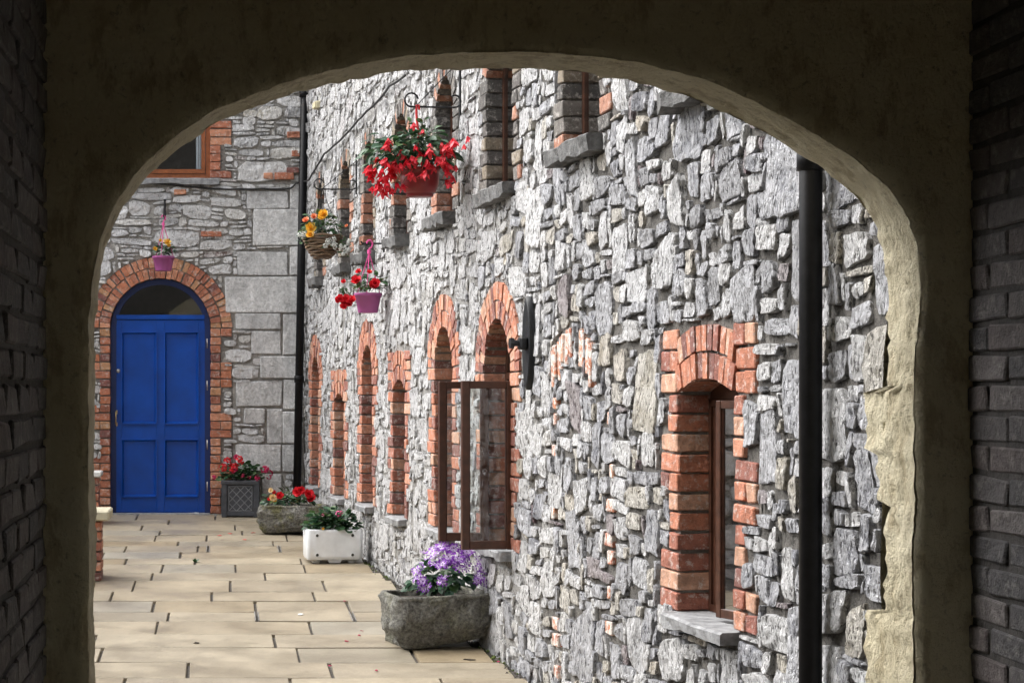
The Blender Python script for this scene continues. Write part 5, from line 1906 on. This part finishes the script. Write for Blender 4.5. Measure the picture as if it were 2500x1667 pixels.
holes = [(sx * .150, hei * .5 + .028 + sz * .082) for sx in (-1, 1) for sz in (-1, 1)]
cut = MB()
for (hx_, hz_) in holes:
    cut.add(tube([(hx_, -dep / 2 - .05, hz_), (hx_, -dep / 2 + .022, hz_)], .0135, 16))
cutter = bpy.data.objects.new('cutter', cut.mesh('cutter'))
COL.objects.link(cutter)
cutter.matrix_world = m7
mod = body_o.modifiers.new('holes', 'BOOLEAN')
mod.operation = 'DIFFERENCE'; mod.object = cutter; mod.solver = 'EXACT'
bpy.context.view_layer.update()
dg = bpy.context.evaluated_depsgraph_get()
newme = bpy.data.meshes.new_from_object(body_o.evaluated_get(dg))
body_o.modifiers.clear()
body_o.data = newme
newme.polygons.foreach_set('use_smooth', [True] * len(newme.polygons))
newme.set_sharp_from_angle(angle=math.radians(24))
bpy.data.objects.remove(cutter)
for (hx_, hz_) in holes:
    add('bolt_hole', mesh_of('bolt_hole', *lathe([(.0165, 0), (.0165, .004), (.0135, .005), (.0134, -.018), (.001, -.019)], 16, False), True), wp, M['ceramic'], m7 @ T((hx_, -dep / 2 + .0005, hz_)) @ Matrix.Rotation(math.radians(90), 4, 'X'))
    add('shade_disc', mesh_of('shade_disc', *lathe([(.001, 0), (.0125, 0), (.0125, -.003)], 14)), wp, M['hole'], m7 @ T((hx_, -dep / 2 + .016, hz_)) @ Matrix.Rotation(math.radians(90), 4, 'X'))  # dark disc set in each hole in place of its inner shade
ft = MB()
for sx in (-1, 1):
    ft.add(box_at(sx * .15 - .03, sx * .15 + .03, -.08, .08, 0.0, .034, .006))
ft.add(([(-.06, -dep / 2 + .012, .034), (.06, -dep / 2 + .012, .034), (.045, -dep / 2 + .02, .008), (-.045, -dep / 2 + .02, .008), (-.06, .02, .034), (.06, .02, .034), (.045, .02, .008), (-.045, .02, .008)],
       [(0, 3, 2, 1), (4, 5, 6, 7), (3, 7, 6, 2), (0, 4, 7, 3), (1, 2, 6, 5), (0, 1, 5, 4)]))
add('foot', ft.mesh('foot'), wp, M['ceramic'], m7)
add('soil', MB().add(box_at(-wid / 2 + .045, wid / 2 - .045, -dep / 2 + .045, dep / 2 - .045, hei - .04, hei + .012, .004)).mesh('soil'), wp, M['soil'], m7)
r7 = random.Random(707)
t7 = b7 + Vector((0, 0, hei + .02))
foliage(wp, t7 + Vector((0.0, 0, .02)), (.22, .14, .15), 'round', ('leaf', 'leaf_dark'), 330, 80, r7, -.1, (.65, 1.2), .1)
def at7(x, y, dy=-.12):
    return Vector(((x - VX) / s7, b7.y + dy, EYE - (y - VY) / s7))
flower(wp, 'pink', at7(827, 1254), r7, None, .9); flower(wp, 'pink', at7(834, 1251), r7, None, .5); flower(wp, 'pink', at7(789, 1257), r7, None, .4); flower(wp, 'yellow', at7(789, 1290, -.16), r7, None, .3)

# near trough with purple daisies
d8 = 11.40
s8 = F / d8
b8 = Vector(((1080 - VX) / s8, d8 + .24, gz(d8 + .1) + .004))
tr2, m8 = trough('big rounded grey stone trough of purple daisies against the wall', b8, .66, .50, .335, math.radians(7), M['trough'], 8, 6.0, .82, .06, .035, (math.radians(-2.0), 0))
r8 = random.Random(808)
t8 = b8 + Vector((0, 0, .335))
foliage(tr2, t8 + Vector((.02, -.02, .01)), (.20, .15, .18), 'broad', ('leaf_dark', 'leaf_dark', 'leaf'), 150, 40, r8, .0, (.45, .9), .25)
def at8(x, y, dy=-.15):
    return Vector(((x - VX) / s8, b8.y + dy, EYE - (y - VY) / s8))
cl8 = []
for k in range(95):
    a = math.radians(r8.uniform(-10, 190))
    q = 1.04 - .62 * r8.random() ** 1.5
    if q < .72 and 1432 - 98 * math.sin(a) * q > 1392:
        continue
    cl8.append((1104 + 88 * math.cos(a) * q, 1432 - 100 * math.sin(a) * q, (-.12 - r8.uniform(0, .08)) if q < .75 else (.06 - r8.uniform(0, .22))))
cl8 += [(1080, 1415, -.2), (1084, 1421, -.2), (1076, 1419, -.2), (1088, 1410, -.2), (1170, 1418, -.18), (1176, 1410, -.18), (1163, 1415, -.18), (1038, 1440, -.18), (1030, 1430, -.18), (1044, 1434, -.18), (1035, 1420, -.18)]
for (x, y, dy) in cl8:
    p = at8(x, y, dy)
    if p.z < t8.z - .03:
        continue
    o = (p - (t8 + Vector((0, 0, .05)))).normalized()
    flower(tr2, 'daisy', p, r8, Vector((o.x * .8 + r8.uniform(-.5, .5), -.7 + r8.uniform(-.5, .9), o.z * .6 + r8.uniform(-.2, .9))), r8.uniform(.7, 1.15))

# ------------------------------------------------------------------ low brick benches on the left
def bench(label, d, xr_cap, xr_pier, y_top, y_bot, capmat, deep=.42, length=1.0):
    s = F / d
    Xc, Xp = (xr_cap - VX) / s, (xr_pier - VX) / s
    zt, zb = EYE - (y_top - VY) / s, EYE - (y_bot - VY) / s
    z0 = gz(d)
    rng = random.Random(int(d * 10))
    t = thing('brick_bench', label, 'bench', (Xp - length / 2, d + deep / 2, z0))
    core = MB().add(box_at(Xp - length + .02, Xp - .012, d + .072, d + deep - .03, z0 - .03, zb - .002, .002))
    add('core', core.mesh('core'), t, M['pointing'])
    z = z0 + .002; k = 0
    while z + .06 < zb:
        x = Xp
        first = .215 if k % 2 else .105
        while x > Xp - length + .05:
            l = first if x == Xp else .215
            add('brick', brick_mesh(l, .1, .064, rng.randrange(3)), t, M['brick'], T((x - l / 2, d + .062 + rng.uniform(-.004, .004), z + .034)))
            x -= l + .010
        add('brick', brick_mesh(.1, .215, .064, rng.randrange(3)), t, M['brick'], T((Xp - .051 + rng.uniform(-.003, .003), d + .225, z + .034)))
        z += (zb - z0) / max(1, round((zb - z0) / .075)); k += 1
    add('cap_slab', MB().add(box_at(Xc - length - .05, Xc, d - .02, d + deep + .02, zb, zt, .012, .004)).mesh('cap_slab'), t, capmat)
bench('low brick bench with sandstone slab top, nearer of the two on the left', 14.45, 267, 246, 1246, 1271, M['cap'])
bench('low brick bench with white coping beside the blue door', 18.5, 247, 240, 1151, 1164, M['white_stone'], .36, .8)

# ------------------------------------------------------------------ small things on the paving
def cover(label, xa, xb, ya, yb):
    da, db = row_d(ya), row_d(yb)
    dm = (da + db) / 2
    Xa, Xb = (xa - VX) * dm / F, (xb - VX) * dm / F
    o = Vector(((Xa + Xb) / 2, dm, gz(dm)))
    t = thing('drain_frame', label, 'drain cover', o)
    mxx = T(o) @ Matrix.Rotation(math.atan(.0374), 4, 'X')
    for sx in (Xa - o.x, Xb - o.x):
        mb = MB()
        for k in (-.012, .012):
            mb.add(box_at(sx + k - .004, sx + k + .004, -(da - db) / 2 + .012, (da - db) / 2 - .012, -.02, .006, .001))
        add('steel_edge', mb.mesh('steel_edge'), t, M['steel'], mxx)
cover('steel-edged inspection cover filled with paving, left of the near trough', 627, 861, 1493, 1515.7)
cover('steel-edged inspection cover filled with paving, in front of the far trough', 508, 682, 1332, 1347.4)
rg = random.Random(9)
def litter(name, label, cat, x, y, L, W, mat, grp=None):
    p = gpt(x, y) + Vector((0, 0, .004))
    n = 8
    v = []
    for k in range(n):
        a = 6.283 * k / n
        q = rg.uniform(.7, 1.1)
        v.append((L / 2 * math.cos(a) * q, W / 2 * math.sin(a) * q, rg.uniform(.001, .007)))
    v += [(p_[0], p_[1], p_[2] - .003) for p_ in v]
    f = [tuple(range(n)), tuple(reversed(range(n, 2 * n)))] + [(k, n + k, n + (k + 1) % n, (k + 1) % n) for k in range(n)]
    thing(name, label, cat, p, grp, mesh_of(name, v, f), mat, T(p) @ RZ(rg.uniform(0, 3)))
for (x, y) in ((536, 1308), (562, 1303), (619, 1301), (597, 1318)):
    litter('fallen_petal', 'fallen red petal on the paving in front of the mossy trough', 'petal', x, y, .05, .035, M['p_red'], 'fallen red petals near the mossy trough')
for (x, y) in ((877, 1552), (884, 1541), (846, 1566), (842, 1468), (806, 1626), (918, 1638), (1217, 1616)):
    litter('fallen_petal', 'fallen red petal on the paving left of the near trough', 'petal', x, y, .028, .02, M['p_crimson'], 'fallen red petals near the purple daisies')
litter('paper_scrap', 'white paper scrap lying on the inspection cover', 'litter', 734, 1501, .075, .045, M['paper'])
litter('pebble', 'pale pebble beside the foot of the near trough', 'pebble', 994, 1582, .045, .03, M['cap'])
litter('twig', 'dark leaf scrap on the paving below the near trough', 'litter', 1145, 1611, .09, .03, M['soil'])
litter('twig', 'dark leaf scrap on the near paving', 'litter', 480, 1571, .05, .03, M['soil'])
# weed in a paving joint
wpnt = gpt(478, 1372)
wd = thing('weed', 'small green weed sprouting from a paving joint', 'weed', wpnt)
for k in range(9):
    add('leaf', leaf_mesh('begonia', 'leaf'), wd, None, T(wpnt + Vector((rg.uniform(-.012, .012), rg.uniform(-.04, .02), 0))) @ orient(Vector((rg.uniform(-1, 1), rg.uniform(-1, 1), 1.0)), 0) @ Matrix.Scale(.5, 4))

# grit, moss and dead leaves gathered along the foot of the long wall
gm = {'moss': MB(), 'grit': MB()}
rm = random.Random(55)
for _ in range(1500):
    d = rm.uniform(7.0, 19.3)
    x = wall_x(d) - 0.012 - abs(rm.gauss(0, 0.035))
    k = 'moss' if rm.random() < (0.55 if noise.noise(Vector((d * 1.3, 0, 0))) > 0.0 else 0.08) else 'grit'
    r = rm.uniform(0.004, 0.014)
    p = Vector((x, d, gz(d) - 0.014 + rm.uniform(0, .012)))
    v = [(r * rm.uniform(.6, 1.4), 0, 0), (-r * .5, r * rm.uniform(.6, 1.2), 0), (-r * .5, -r, 0), (0, 0, r * rm.uniform(.5, 1.1)), (0, 0, -r * .5)]
    gm[k].add((v, [(0, 1, 3), (1, 2, 3), (2, 0, 3), (1, 0, 4), (2, 1, 4), (0, 2, 4)]), T(p) @ RZ(rm.uniform(0, 6.28)))
M['moss'] = simple('moss', (0.085, 0.115, 0.025), 0.95, var=0.5, nscale=40)
for k, cat, lab in (('moss', 'moss', 'green moss along the foot of the stone wall'), ('grit', 'grit', 'dark grit and dead leaf bits along the foot of the stone wall')):
    o = add(k, gm[k].mesh(k), None, M['moss'] if k == 'moss' else M['bed'], kind='stuff', label=lab)
    o['category'] = cat
